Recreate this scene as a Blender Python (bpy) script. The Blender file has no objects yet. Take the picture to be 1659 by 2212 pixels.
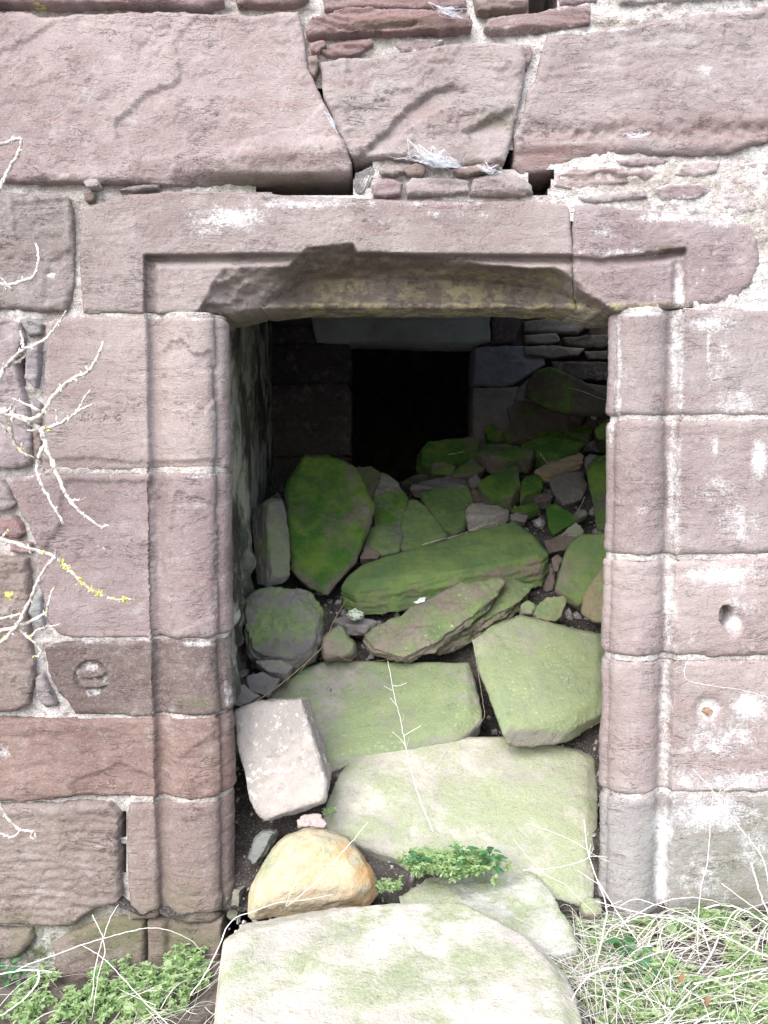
import bpy, bmesh, math, random
import numpy as np
from mathutils import Vector, Matrix
from mathutils.geometry import delaunay_2d_cdt

scene = bpy.context.scene
R = math.radians
# ------------------------------------------------------------------ camera, sky, sun, exposure
PITCH = R(3.5)
CAM = np.array([0.0, -2.21, 1.315])
FPX, CX, CY = 1726.0, 829.5, 1106.0          # focal length and centre, in units of a 1659 x 2212 picture
cam_data = bpy.data.cameras.new('camera')
cam_data.sensor_fit = 'HORIZONTAL'
cam_data.sensor_width = 36.0
cam_data.lens = 36.0 * FPX / 1659.0
cam_data.clip_start = 0.05
cam_data.clip_end = 400.0
cam = bpy.data.objects.new('camera', cam_data)
cam.location = CAM
cam.rotation_euler = (math.pi / 2 - PITCH, 0, 0)
scene.collection.objects.link(cam)
scene.camera = cam

SUN_EL = R(44)              # soft sun high behind the photographer, to the left
world = bpy.data.worlds.new('World')
scene.world = world
world.use_nodes = True
wn = world.node_tree.nodes
wl = world.node_tree.links
bg = wn['Background']
sky = wn.new('ShaderNodeTexSky')
sky.sky_type = 'NISHITA'
sky.sun_disc = False
sky.sun_elevation = SUN_EL
sky.sun_rotation = R(180) + R(30)
sky.dust_density = 1.5
hs = wn.new('ShaderNodeHueSaturation')       # overcast: a nearly white sky
hs.inputs['Saturation'].default_value = 0.70
wl.new(sky.outputs['Color'], hs.inputs['Color'])
wl.new(hs.outputs['Color'], bg.inputs['Color'])
bg.inputs['Strength'].default_value = 0.15

sun_data = bpy.data.lights.new('sun', 'SUN')
sun_data.energy = 1.5
sun_data.angle = R(55)
sun_data.color = (1.0, 0.985, 0.98)
sun = bpy.data.objects.new('sun', sun_data)
sd = Vector((-0.26, -0.67, 0.695))            # towards the sun
sun.rotation_euler = sd.to_track_quat('Z', 'Y').to_euler()
scene.collection.objects.link(sun)

scene.view_settings.view_transform = 'Standard'
scene.view_settings.look = 'None'
scene.view_settings.exposure = 1.72
scene.view_settings.gamma = 1.0
scene.cycles.max_bounces = 6
scene.cycles.diffuse_bounces = 3

# ------------------------------------------------------------------ helpers
UP = np.array([0.0, math.sin(PITCH), math.cos(PITCH)])
FW = np.array([0.0, math.cos(PITCH), -math.sin(PITCH)])


def ray(px, py):
    px = np.asarray(px, float); py = np.asarray(py, float)
    u = (px - CX) / FPX; v = -(py - CY) / FPX
    d = FW + v[..., None] * UP
    d[..., 0] = u
    return d


def at(px, py, Y=0.0):
    """world point(s) on the plane y = Y seen at a picture position"""
    d = ray(px, py)
    t = (np.asarray(Y, float) - CAM[1]) / d[..., 1]
    return CAM + d * t[..., None]


def _h(ix, iy, iz, seed):
    h = (ix.astype(np.uint32) * np.uint32(374761393) + iy.astype(np.uint32) * np.uint32(668265263)
         + iz.astype(np.uint32) * np.uint32(2147483647 - 91) + np.uint32((seed * 974711) & 0xffffffff))
    h = (h ^ (h >> np.uint32(13))) * np.uint32(1274126177)
    h = (h ^ (h >> np.uint32(15))) * np.uint32(2246822519)
    h = h ^ (h >> np.uint32(16))
    return h.astype(np.float64) / 4294967295.0 * 2 - 1


def vnoise(p, seed=0):
    p = np.asarray(p, float)
    i = np.floor(p).astype(np.int64)
    f = p - i
    f = f * f * f * (f * (f * 6 - 15) + 10)
    i = i + 100000
    r = 0
    for dx in (0, 1):
        wx = f[:, 0] if dx else 1 - f[:, 0]
        for dy in (0, 1):
            wy = f[:, 1] if dy else 1 - f[:, 1]
            for dz in (0, 1):
                wz = f[:, 2] if dz else 1 - f[:, 2]
                r = r + wx * wy * wz * _h(i[:, 0] + dx, i[:, 1] + dy, i[:, 2] + dz, seed)
    return r


def fbm(p, seed=0, octv=4, gain=0.5, lac=2.03):
    a, s, n = 1.0, 0.0, 0.0
    p = np.asarray(p, float)
    for k in range(octv):
        s = s + a * vnoise(p, seed + k * 17)
        n += a; a *= gain; p = p * lac + 3.7
    return s / n * 1.6


def ridge(p, seed=0, octv=3):
    return 1 - np.abs(fbm(p, seed, octv))


def sstep(a, b, x):
    t = np.clip((x - a) / (b - a), 0, 1)
    return t * t * (3 - 2 * t)


def inside(poly, p):
    poly = np.asarray(poly, float); x, y = p[:, 0], p[:, 1]
    r = np.zeros(len(p), bool)
    j = len(poly) - 1
    for i in range(len(poly)):
        xi, yi = poly[i]; xj, yj = poly[j]
        c = ((yi > y) != (yj > y))
        with np.errstate(divide='ignore', invalid='ignore'):
            r ^= c & (x < (xj - xi) * (y - yi) / (yj - yi + 1e-12) + xi)
        j = i
    return r


def seg_dist(a, b, p):
    a = np.asarray(a, float); b = np.asarray(b, float)
    ab = b - a
    t = np.clip(((p - a) @ ab) / (ab @ ab + 1e-12), 0, 1)
    q = a + t[:, None] * ab
    return np.hypot(p[:, 0] - q[:, 0], p[:, 1] - q[:, 1])


def poly_dist(poly, p, closed=True):
    d = np.full(len(p), 1e9)
    n = len(poly)
    for i in range(n if closed else n - 1):
        d = np.minimum(d, seg_dist(poly[i], poly[(i + 1) % n], p))
    return d


def sdist(poly, p):
    d = poly_dist(poly, p)
    return np.where(inside(poly, p), d, -d)


def resample(poly, step, closed=True):
    poly = [np.asarray(q, float) for q in poly]
    out = []
    n = len(poly)
    for i in range(n if closed else n - 1):
        a, b = poly[i], poly[(i + 1) % n]
        k = max(1, int(round(np.linalg.norm(b - a) / step)))
        for j in range(k):
            out.append(a + (b - a) * j / k)
    if not closed:
        out.append(poly[-1])
    return np.array(out)


def link_mesh(name, verts, faces, mat, parent=None, smooth=True, attrs=None, col=None):
    me = bpy.data.meshes.new(name)
    me.from_pydata([tuple(v) for v in verts], [], [tuple(int(i) for i in f) for f in faces])
    if attrs:
        for k, v in attrs.items():
            a = me.attributes.new(k, 'FLOAT', 'POINT')
            a.data.foreach_set('value', np.asarray(v, np.float32))
    if smooth:
        me.polygons.foreach_set('use_smooth', np.ones(len(me.polygons), bool))
    me.update()
    return link_data(name, me, mat, parent, col)


def link_data(name, me, mat, parent=None, col=None):
    o = bpy.data.objects.new(name, me)
    if mat is not None and not me.materials:
        me.materials.append(mat)
    scene.collection.objects.link(o)
    if parent is not None:
        o.parent = parent
    if col is not None:
        o.color = (col[0], col[1], col[2], 1.0)
    return o


def tag(o, label=None, cat=None, group=None, kind=None):
    if label: o['label'] = label
    if cat: o['category'] = cat
    if group: o['group'] = group
    if kind: o['kind'] = kind
    return o


def empty(name, loc=(0, 0, 0)):
    o = bpy.data.objects.new(name, None)
    o.location = loc
    o.empty_display_size = 0.05
    scene.collection.objects.link(o)
    return o


# ------------------------------------------------------------------ materials
def new_mat(name):
    m = bpy.data.materials.new(name)
    m.use_nodes = True
    return m, m.node_tree.nodes, m.node_tree.links


class NT:
    """small node-tree writer"""
    def __init__(s, name):
        s.m, s.n, s.l = new_mat(name)
        s.b = s.n['Principled BSDF']
        s.geo = s.n.new('ShaderNodeNewGeometry')
        s.pos = s.geo.outputs['Position']

    def put(s, sock, v):
        if isinstance(v, (int, float)):
            sock.default_value = v
        elif isinstance(v, (tuple, list)):
            sock.default_value = tuple(v) + ((1.0,) if len(v) == 3 and len(sock.default_value) == 4 else ())
        else:
            s.l.new(v, sock)

    def mapping(s, scale, vec=None, loc=(0, 0, 0)):
        n = s.n.new('ShaderNodeMapping')
        n.inputs['Scale'].default_value = scale
        n.inputs['Location'].default_value = loc
        s.l.new(vec if vec is not None else s.pos, n.inputs['Vector'])
        return n.outputs[0]

    def noise(s, scale, detail=4, rough=0.55, vec=None, dist=0.0):
        n = s.n.new('ShaderNodeTexNoise')
        n.inputs['Scale'].default_value = scale
        n.inputs['Detail'].default_value = detail
        n.inputs['Roughness'].default_value = rough
        n.inputs['Distortion'].default_value = dist
        s.l.new(vec if vec is not None else s.pos, n.inputs['Vector'])
        return n.outputs['Fac']

    def voro(s, scale, vec=None, feature='F1', rnd=1.0):
        n = s.n.new('ShaderNodeTexVoronoi')
        n.feature = feature
        n.inputs['Scale'].default_value = scale
        n.inputs['Randomness'].default_value = rnd
        s.l.new(vec if vec is not None else s.pos, n.inputs['Vector'])
        return n

    def ramp(s, fac, lo, hi, a=0.0, b=1.0):
        n = s.n.new('ShaderNodeMapRange')
        n.interpolation_type = 'SMOOTHSTEP'
        for k, v in (('Value', fac), ('From Min', lo), ('From Max', hi), ('To Min', a), ('To Max', b)):
            s.put(n.inputs[k], v)
        return n.outputs['Result']

    def math(s, op, a, b=0.0, clamp=False):
        n = s.n.new('ShaderNodeMath')
        n.operation = op
        n.use_clamp = clamp
        s.put(n.inputs[0], a); s.put(n.inputs[1], b)
        return n.outputs[0]

    def mix(s, fac, a, b, mode='MIX'):
        n = s.n.new('ShaderNodeMix')
        n.data_type = 'RGBA'
        n.blend_type = mode
        s.put(n.inputs[0], fac); s.put(n.inputs[6], a); s.put(n.inputs[7], b)
        return n.outputs[2]

    def attr(s, name):
        n = s.n.new('ShaderNodeAttribute')
        n.attribute_name = name
        return n.outputs['Fac']

    def objcol(s):
        n = s.n.new('ShaderNodeObjectInfo')
        return n.outputs['Color']

    def bump(s, h, strength=0.5, dist=0.004, prev=None):
        n = s.n.new('ShaderNodeBump')
        n.inputs['Strength'].default_value = strength
        n.inputs['Distance'].default_value = dist
        s.put(n.inputs['Height'], h)
        if prev is not None:
            s.l.new(prev, n.inputs['Normal'])
        return n.outputs[0]

    def done(s, col, rough=0.9, nrm=None, spec=0.25):
        s.put(s.b.inputs['Base Color'], col)
        s.put(s.b.inputs['Roughness'], rough)
        s.put(s.b.inputs['Specular IOR Level'], spec)
        if nrm is not None:
            s.l.new(nrm, s.b.inputs['Normal'])
        return s.m


def mat_sandstone():
    t = NT('red_sandstone')
    base = t.objcol()
    big = t.noise(2.6, 4, 0.6)
    strat_v = t.mapping((3.0, 3.0, 34.0))
    strat = t.noise(1.0, 5, 0.65, strat_v, 0.6)
    mid = t.noise(17, 4, 0.65)
    grain = t.noise(420, 1, 0.7)
    c = t.mix(t.ramp(big, 0.35, 0.65), t.mix(1.0, base, (0.82, 0.78, 0.78), 'MULTIPLY'),
              t.mix(1.0, base, (1.10, 1.12, 1.11), 'MULTIPLY'))
    c = t.mix(t.ramp(strat, 0.52, 0.72, 0, 0.45), c, t.mix(1.0, base, (0.90, 0.70, 0.66), 'MULTIPLY'))
    c = t.mix(t.ramp(mid, 0.52, 0.75, 0, 0.35), c, (0.40, 0.37, 0.35))
    c = t.mix(t.ramp(t.noise(6, 4, .7), 0.60, 0.75, 0, 0.35), c, (0.26, 0.22, 0.16))
    c = t.mix(t.ramp(grain, 0.30, 0.62, 0.20, 0.0), c, t.mix(1.0, c, (0.50, 0.46, 0.46), 'MULTIPLY'))
    c = t.mix(t.ramp(t.noise(150, 2, .75), 0.50, 0.72, 0.0, 0.22), c, (0.44, 0.41, 0.41))
    pit = t.ramp(t.noise(95, 3, .8), 0.28, 0.38, 0.4, 0.0)
    c = t.mix(pit, c, t.mix(1.0, c, (0.45, 0.42, 0.42), 'MULTIPLY'))
    # red and split layers where the attribute asks for it
    c = t.mix(t.math('MULTIPLY', t.attr('red'), t.ramp(t.noise(1.0, 4, .6, t.mapping((6, 6, 60))), .35, .6)), c, (0.205, 0.122, 0.112))
    # green and olive growth, dark brown tint
    gn = t.noise(13, 4, 0.7)
    moss = t.math('MULTIPLY', t.attr('moss'), t.ramp(gn, 0.25, 0.6))
    c = t.mix(moss, c, t.mix(t.noise(60, 3), (0.075, 0.085, 0.035), (0.15, 0.16, 0.075)))
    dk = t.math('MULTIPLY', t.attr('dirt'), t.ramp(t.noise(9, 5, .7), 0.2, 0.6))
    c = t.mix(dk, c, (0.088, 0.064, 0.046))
    ol = t.math('MULTIPLY', t.attr('olive'), t.ramp(t.noise(24, 4, .7), 0.42, 0.58))
    c = t.mix(ol, c, (0.30, 0.26, 0.15))
    # lime wash and run-off
    ln = t.math('ADD', t.math('MULTIPLY', t.noise(24, 5, 0.78), 0.7), t.math('MULTIPLY', t.noise(170, 1, .6), 0.3))
    lime = t.ramp(t.math('ADD', t.attr('lime'), t.math('MULTIPLY', t.math('SUBTRACT', ln, 0.5), 2.0)), 0.34, 0.95)
    c = t.mix(t.math('MULTIPLY', lime, 0.92), c, t.mix(t.noise(40, 4, .7), (0.42, 0.40, 0.39), (0.64, 0.63, 0.62)))
    # yellow-green crusts
    yl = t.ramp(t.math('ADD', t.attr('yellow'), t.math('SUBTRACT', t.noise(70, 4, .7), .5)), 0.45, 0.6)
    c = t.mix(yl, c, (0.50, 0.48, 0.12))
    # flaking: stepped layers with crisp edges, short cracks, sandy grain
    fn = t.math('MULTIPLY', t.noise(1.0, 5, 0.62, t.mapping((7, 7, 10)), 0.4), 9.0)
    fl = t.math('FLOOR', fn)
    fr = t.math('SUBTRACT', fn, fl)
    steps = t.math('ADD', fl, t.ramp(fr, 0.44, 0.56))
    crk = t.noise(1.0, 4, 0.6, t.mapping((10, 10, 46)), 1.2)
    crack = t.math('MULTIPLY', t.ramp(t.math('ABSOLUTE', t.math('SUBTRACT', crk, 0.5)), 0.0, 0.012, 1, 0), t.ramp(t.noise(7, 3, .5), 0.52, 0.6))
    c = t.mix(t.math('MULTIPLY', crack, 0.55), c, t.mix(1.0, base, (0.25, 0.22, 0.22), 'MULTIPLY'))
    h1 = t.noise(1.0, 2, 0.75, t.mapping((130, 130, 230)), .3)
    h2 = t.noise(1.0, 3, 0.7, t.mapping((22, 22, 170)), 0.8)
    h3 = t.noise(640, 0, 0.7)
    nb = t.bump(steps, 0.5, 0.0045)
    nb = t.bump(h1, 0.5, 0.006, nb)
    nb = t.bump(h2, 0.35, 0.004, nb)
    nb = t.bump(crack, 0.7, -0.004, nb)
    nb = t.bump(h3, 0.3, 0.0018, nb)
    return t.done(c, 0.93, nb, 0.15)


def mat_mortar():
    t = NT('lime_mortar')
    a = t.noise(14, 6, 0.7)
    b = t.noise(75, 3, 0.7)
    c = t.mix(t.ramp(a, 0.35, 0.65), (0.44, 0.41, 0.39), (0.66, 0.635, 0.62))
    dirty = t.math('MULTIPLY', t.attr('dirt'), t.ramp(t.noise(20, 6, .7), .3, .6))
    c = t.mix(dirty, c, (0.25, 0.215, 0.16))
    c = t.mix(t.ramp(b, 0.52, 0.68, 0, .75), c, (0.33, 0.26, 0.235))
    c = t.mix(t.ramp(t.noise(9, 5, .7), 0.48, 0.62, 0, .5), c, (0.36, 0.29, 0.27))
    v = t.voro(190)
    c = t.mix(t.ramp(v.outputs['Distance'], 0.1, 0.35, 0.45, 0), c, (0.25, 0.21, 0.18))
    c = t.mix(t.math('MULTIPLY', t.attr('moss'), t.ramp(t.noise(18, 5, .7), .35, .6)), c, (0.10, 0.115, 0.05))
    c = t.mix(t.attr('dark'), c, (0.03, 0.026, 0.024))
    nb = t.bump(b, 1.0, 0.012)
    nb = t.bump(t.noise(330, 1, .7), 0.7, 0.004, nb)
    return t.done(c, 0.97, nb, 0.1)


def mat_rubble():
    t = NT('fallen_stone')
    base = t.objcol()
    oi = t.n.new('ShaderNodeObjectInfo')
    vec = t.n.new('ShaderNodeVectorMath'); vec.operation = 'ADD'
    t.l.new(t.pos, vec.inputs[0])
    off = t.n.new('ShaderNodeCombineXYZ')
    t.l.new(t.math('MULTIPLY', oi.outputs['Random'], 37.0), off.inputs[0])
    t.l.new(t.math('MULTIPLY', oi.outputs['Random'], 11.0), off.inputs[2])
    t.l.new(off.outputs[0], vec.inputs[1])
    P = vec.outputs[0]
    big = t.noise(4, 5, 0.6, P)
    c = t.mix(t.ramp(big, 0.3, 0.7), t.mix(1.0, base, (0.78, 0.76, 0.76), 'MULTIPLY'), t.mix(1.0, base, (1.18, 1.15, 1.12), 'MULTIPLY'))
    c = t.mix(t.ramp(t.noise(36, 4, .7, P), 0.5, 0.75, 0, .5), c, t.mix(1.0, base, (0.55, 0.5, 0.48), 'MULTIPLY'))
    # thin films of algae and thicker moss
    m = t.attr('moss')
    gn = t.noise(6.5, 6, 0.74, P)
    gm = t.ramp(t.math('ADD', m, t.math('MULTIPLY', t.math('SUBTRACT', gn, 0.5), 2.0)), 0.24, 0.70)
    gcol = t.mix(t.ramp(t.noise(8, 5, .65, P), .35, .65), (0.030, 0.105, 0.016), (0.110, 0.185, 0.030))
    gcol = t.mix(t.math('MULTIPLY', t.attr('pale'), 0.85), gcol, (0.345, 0.358, 0.245))
    gcol = t.mix(t.ramp(t.noise(260, 1, .6, P), .4, .7, 0, .35), gcol, (0.13, 0.15, 0.05))
    c = t.mix(gm, c, gcol)
    # grey dust and earth lying in patches
    du = t.ramp(t.math('ADD', t.attr('dust'), t.math('SUBTRACT', t.noise(11, 6, .7, P), .5)), .45, .65)
    c = t.mix(du, c, (0.19, 0.165, 0.155))
    # round crustose lichens
    v = t.voro(52, t.mapping((1, 1, 1), P), 'F1')
    ring = t.math('MULTIPLY', t.ramp(t.math('ADD', v.outputs['Distance'], t.math('MULTIPLY', t.noise(120, 3, .6, P), 0.7)), 0.50, 0.66, 1, 0),
                  t.ramp(t.noise(13, 4, .6, P), 0.50, 0.58))
    c = t.mix(t.math('MULTIPLY', t.math('MULTIPLY', t.attr('lichen'), ring), .6), c, (0.36, 0.38, 0.27))
    yl = t.ramp(t.math('ADD', t.attr('yellow'), t.math('SUBTRACT', t.noise(38, 3, .7, P), .5)), 0.45, 0.62)
    c = t.mix(t.math('MULTIPLY', yl, .7), c, (0.50, 0.50, 0.16))
    wh = t.ramp(t.math('ADD', t.attr('lime'), t.math('SUBTRACT', t.noise(45, 3, .7, P), .5)), 0.42, 0.6)
    c = t.mix(t.math('MULTIPLY', wh, .8), c, (0.68, 0.67, 0.63))
    oc = t.ramp(t.math('ADD', t.attr('ochre'), t.math('SUBTRACT', t.noise(10, 6, .7, P), .5)), 0.4, 0.65)
    c = t.mix(oc, c, (0.40, 0.235, 0.105))
    c = t.mix(t.ramp(t.noise(170, 2, .75, P), 0.32, 0.60, 0.14, 0.0), c, t.mix(1.0, c, (0.45, 0.45, 0.42), 'MULTIPLY'))
    c = t.mix(t.ramp(t.noise(24, 4, .75, P), 0.55, 0.75, 0.0, 0.45), c, t.mix(1.0, c, (0.50, 0.47, 0.45), 'MULTIPLY'))
    c = t.mix(t.ramp(t.noise(110, 2, .7, P), 0.62, 0.75, 0.0, 0.4), c, t.mix(1.0, c, (1.5, 1.45, 1.4), 'MULTIPLY'))
    fn = t.math('MULTIPLY', t.noise(6.5, 5, 0.6, P, 0.3), 8.0)
    fl = t.math('FLOOR', fn)
    steps = t.math('ADD', fl, t.ramp(t.math('SUBTRACT', fn, fl), 0.44, 0.56))
    nb = t.bump(steps, 0.35, 0.004)
    nb = t.bump(t.noise(100, 3, 0.72, P), 0.6, 0.007, nb)
    nb = t.bump(t.noise(520, 0, 0.7, P), 0.5, 0.002, nb)
    return t.done(c, 0.9, nb, 0.2)


def mat_soil(name='soil', a=(0.040, 0.034, 0.030), b=(0.12, 0.105, 0.095)):
    t = NT(name)
    n1 = t.noise(12, 7, .7)
    c = t.mix(t.ramp(n1, .3, .7), a, b)
    v = t.voro(120)
    c = t.mix(t.ramp(v.outputs['Distance'], .15, .4, .5, 0), c, (0.30, 0.275, 0.25))
    nb = t.bump(t.noise(60, 6, .7), .9, .02)
    nb = t.bump(v.outputs['Distance'], .6, .006, nb)
    return t.done(c, .97, nb, .1)


def mat_plain(name, a, b, scale=40, rough=.85, trans=0.0, spec=.2, bump=0.0):
    t = NT(name)
    oi = t.n.new('ShaderNodeObjectInfo')
    c = t.mix(t.ramp(t.noise(scale, 4, .6), .3, .7), a, b)
    nb = t.bump(t.noise(scale * 6, 4, .6), bump, .003) if bump else None
    m = t.done(c, rough, nb, spec)
    if trans:
        t.b.inputs['Transmission Weight'].default_value = 0
        t.b.inputs['Subsurface Weight'].default_value = 0
        tr = t.n.new('ShaderNodeBsdfTranslucent')
        t.l.new(c, tr.inputs['Color'])
        mx = t.n.new('ShaderNodeMixShader')
        mx.inputs[0].default_value = trans
        t.l.new(t.b.outputs[0], mx.inputs[1]); t.l.new(tr.outputs[0], mx.inputs[2])
        t.l.new(mx.outputs[0], t.n['Material Output'].inputs['Surface'])
    return m


M_STONE = mat_sandstone()
M_MORTAR = mat_mortar()
M_RUBBLE = mat_rubble()
M_SOIL = mat_soil()  # soil colour darkened so the crevices between stones look deeper in shade
def mat_tinted(name, lo, mid, hi, rough=.7, trans=.2):
    """colour picked per blade or leaf from a stored value"""
    t = NT(name)
    f = t.attr('tint')
    c = t.mix(t.ramp(f, 0.0, 0.5), lo, mid)
    c = t.mix(t.ramp(f, 0.5, 1.0), c, hi)
    c = t.mix(t.ramp(t.noise(90, 2, .6), .4, .7, 0, .35), c, lo)
    t.done(c, rough, None, .2)
    tr = t.n.new('ShaderNodeBsdfTranslucent'); t.l.new(c, tr.inputs['Color'])
    mx = t.n.new('ShaderNodeMixShader'); mx.inputs[0].default_value = trans
    t.l.new(t.b.outputs[0], mx.inputs[1]); t.l.new(tr.outputs[0], mx.inputs[2])
    t.l.new(mx.outputs[0], t.n['Material Output'].inputs['Surface'])
    return t.m


M_STRAW = mat_tinted('dry_straw', (0.46, 0.38, 0.27), (0.76, 0.71, 0.62), (0.88, 0.86, 0.81), .75, .15)
M_TWIG = mat_plain('pale_twig_bark', (0.27, 0.22, 0.18), (0.74, 0.69, 0.64), 70, .85, bump=.8)
M_BROWN = mat_plain('brown_twig_bark', (0.13, 0.09, 0.055), (0.24, 0.18, 0.11), 60, .85, bump=.5)
M_LICHEN = mat_plain('yellow_lichen', (0.42, 0.40, 0.07), (0.66, 0.62, 0.16), 200, .95, bump=.6)
M_LEAF = mat_tinted('fresh_leaf', (0.22, 0.36, 0.13), (0.40, 0.55, 0.25), (0.60, 0.67, 0.42), .6, .5)
M_NETTLE = mat_tinted('nettle_leaf', (0.055, 0.15, 0.06), (0.09, 0.23, 0.09), (0.16, 0.32, 0.14), .6, .3)
M_GRASS = mat_plain('turf', (0.05, 0.085, 0.025), (0.10, 0.13, 0.05), 3, .9)
M_WEB = mat_plain('spider_silk', (0.62, 0.64, 0.68), (0.85, 0.86, 0.9), 30, .5)
M_RUST = mat_plain('rusty_iron', (0.19, 0.10, 0.06), (0.40, 0.27, 0.19), 150, .8, bump=.6)
M_DEAD = mat_plain('dead_leaf', (0.16, 0.09, 0.05), (0.34, 0.20, 0.12), 50, .8, .2)

# ------------------------------------------------------------------ the front wall
W = 780.0                                    # wall units per metre


def project(P):
    d = P - CAM
    z = d @ FW
    return np.stack([CX + FPX * d[:, 0] / z, CY - FPX * (d @ UP) / z], 1)


def wallX(px):
    return float(at(px, 1000.0)[0]) * W


def make_profile(pts):
    pts = np.array(pts, float)
    # round the polyline a little
    for _ in range(2):
        q = [pts[0]]
        for a, b in zip(pts[:-1], pts[1:]):
            q += [a * .75 + b * .25, a * .25 + b * .75]
        q.append(pts[-1]); pts = np.array(q)
    s = np.concatenate([[0], np.cumsum(np.hypot(*np.diff(pts, axis=0).T))])
    ss = np.arange(0, s[-1], 2.0)
    x = np.interp(ss, s, pts[:, 0]); y = np.interp(ss, s, pts[:, 1])
    tx = np.gradient(x); ty = np.gradient(y)
    l = np.hypot(tx, ty)
    return ss, x, y, tx / l, ty / l


wA, wB, wC = wallX(319), wallX(348), wallX(463)
PROF_L = make_profile([(wA, 0), (wA + 3, 3), (wA + 7, 18), (wA + 15, 22), (wB - 4, 17), (wB + 8, 5), (wB + 30, -3), (wB + 60, -6), (wC - 40, -4),
                       (wC - 14, 2), (wC - 3, 12), (wC, 22), (wC - 1, 31), (wC + 3, 34), (wC + 10, 38), (wC + 16, 46), (wC + 20, 58), (wC + 21, 72), (wC + 19, 92), (wC + 8, 118), (wC - 60, 200)])
rA, rB, rC = -wallX(1470), -wallX(1440), -wallX(1331)
PROF_R = make_profile([(rA, 0), (rA + 4, 3), (rA + 8, 18), (rA + 17, 26), (rB - 3, 21), (rB + 8, 5), (rB + 24, -6), (rB + 50, -12), (rC - 44, -12),
                       (rC - 18, -4), (rC - 4, 8), (rC, 17), (rC - 1, 23), (rC + 4, 26), (rC + 9, 30), (rC + 12, 38), (rC + 11, 48), (rC + 5, 64), (rC - 10, 90), (rC - 90, 190)])


def relief(P, seed, rough=1.0, strata=0.5, terr=0.5):
    x, z = P[:, 0], P[:, 2] - 0.15 * P[:, 1]
    o = seed * 7.31
    q = np.stack([x, z, P[:, 1] * 0.7 + 0 * x + o], 1)
    r = 0.0045 * rough * fbm(q * 5, seed, 3) + 0.0012 * rough * fbm(q * 42, seed + 3, 4, .65)
    if strata:
        wv = 0.5 * fbm(q * np.array([4, 9, 1]), seed + 9, 3)
        v = fbm(np.stack([x * 3.2, z * 42 + wv * 3, 0 * x + o], 1), seed + 5, 4, .6)
        r = r + 0.0034 * strata * v
        lay = fbm(np.stack([x * 5, z * 70 + wv * 5, 0 * x + o], 1), seed + 6, 2)
        r = r - 0.004 * strata * sstep(.35, .55, lay) 
    if terr:
        t = fbm(q * np.array([4.5, 5.5, 1]), seed + 21, 6, .6) * 2.2
        k = np.floor(t); f = t - k
        r = r + 0.0055 * terr * (k + sstep(0.44, 0.50, f))
    return r


def blob(p, blobs):
    a = np.zeros(len(p))
    for (x, y, rx, ry, amt) in blobs:
        a = np.maximum(a, amt * np.exp(-(((p[:, 0] - x) / rx) ** 2 + ((p[:, 1] - y) / ry) ** 2)))
    return a


wall = empty('ruined_stone_wall', (0, 0.1, 0))
tag(wall, 'red sandstone wall of large weathered blocks around a moulded doorway', 'wall', kind='thing')


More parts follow.
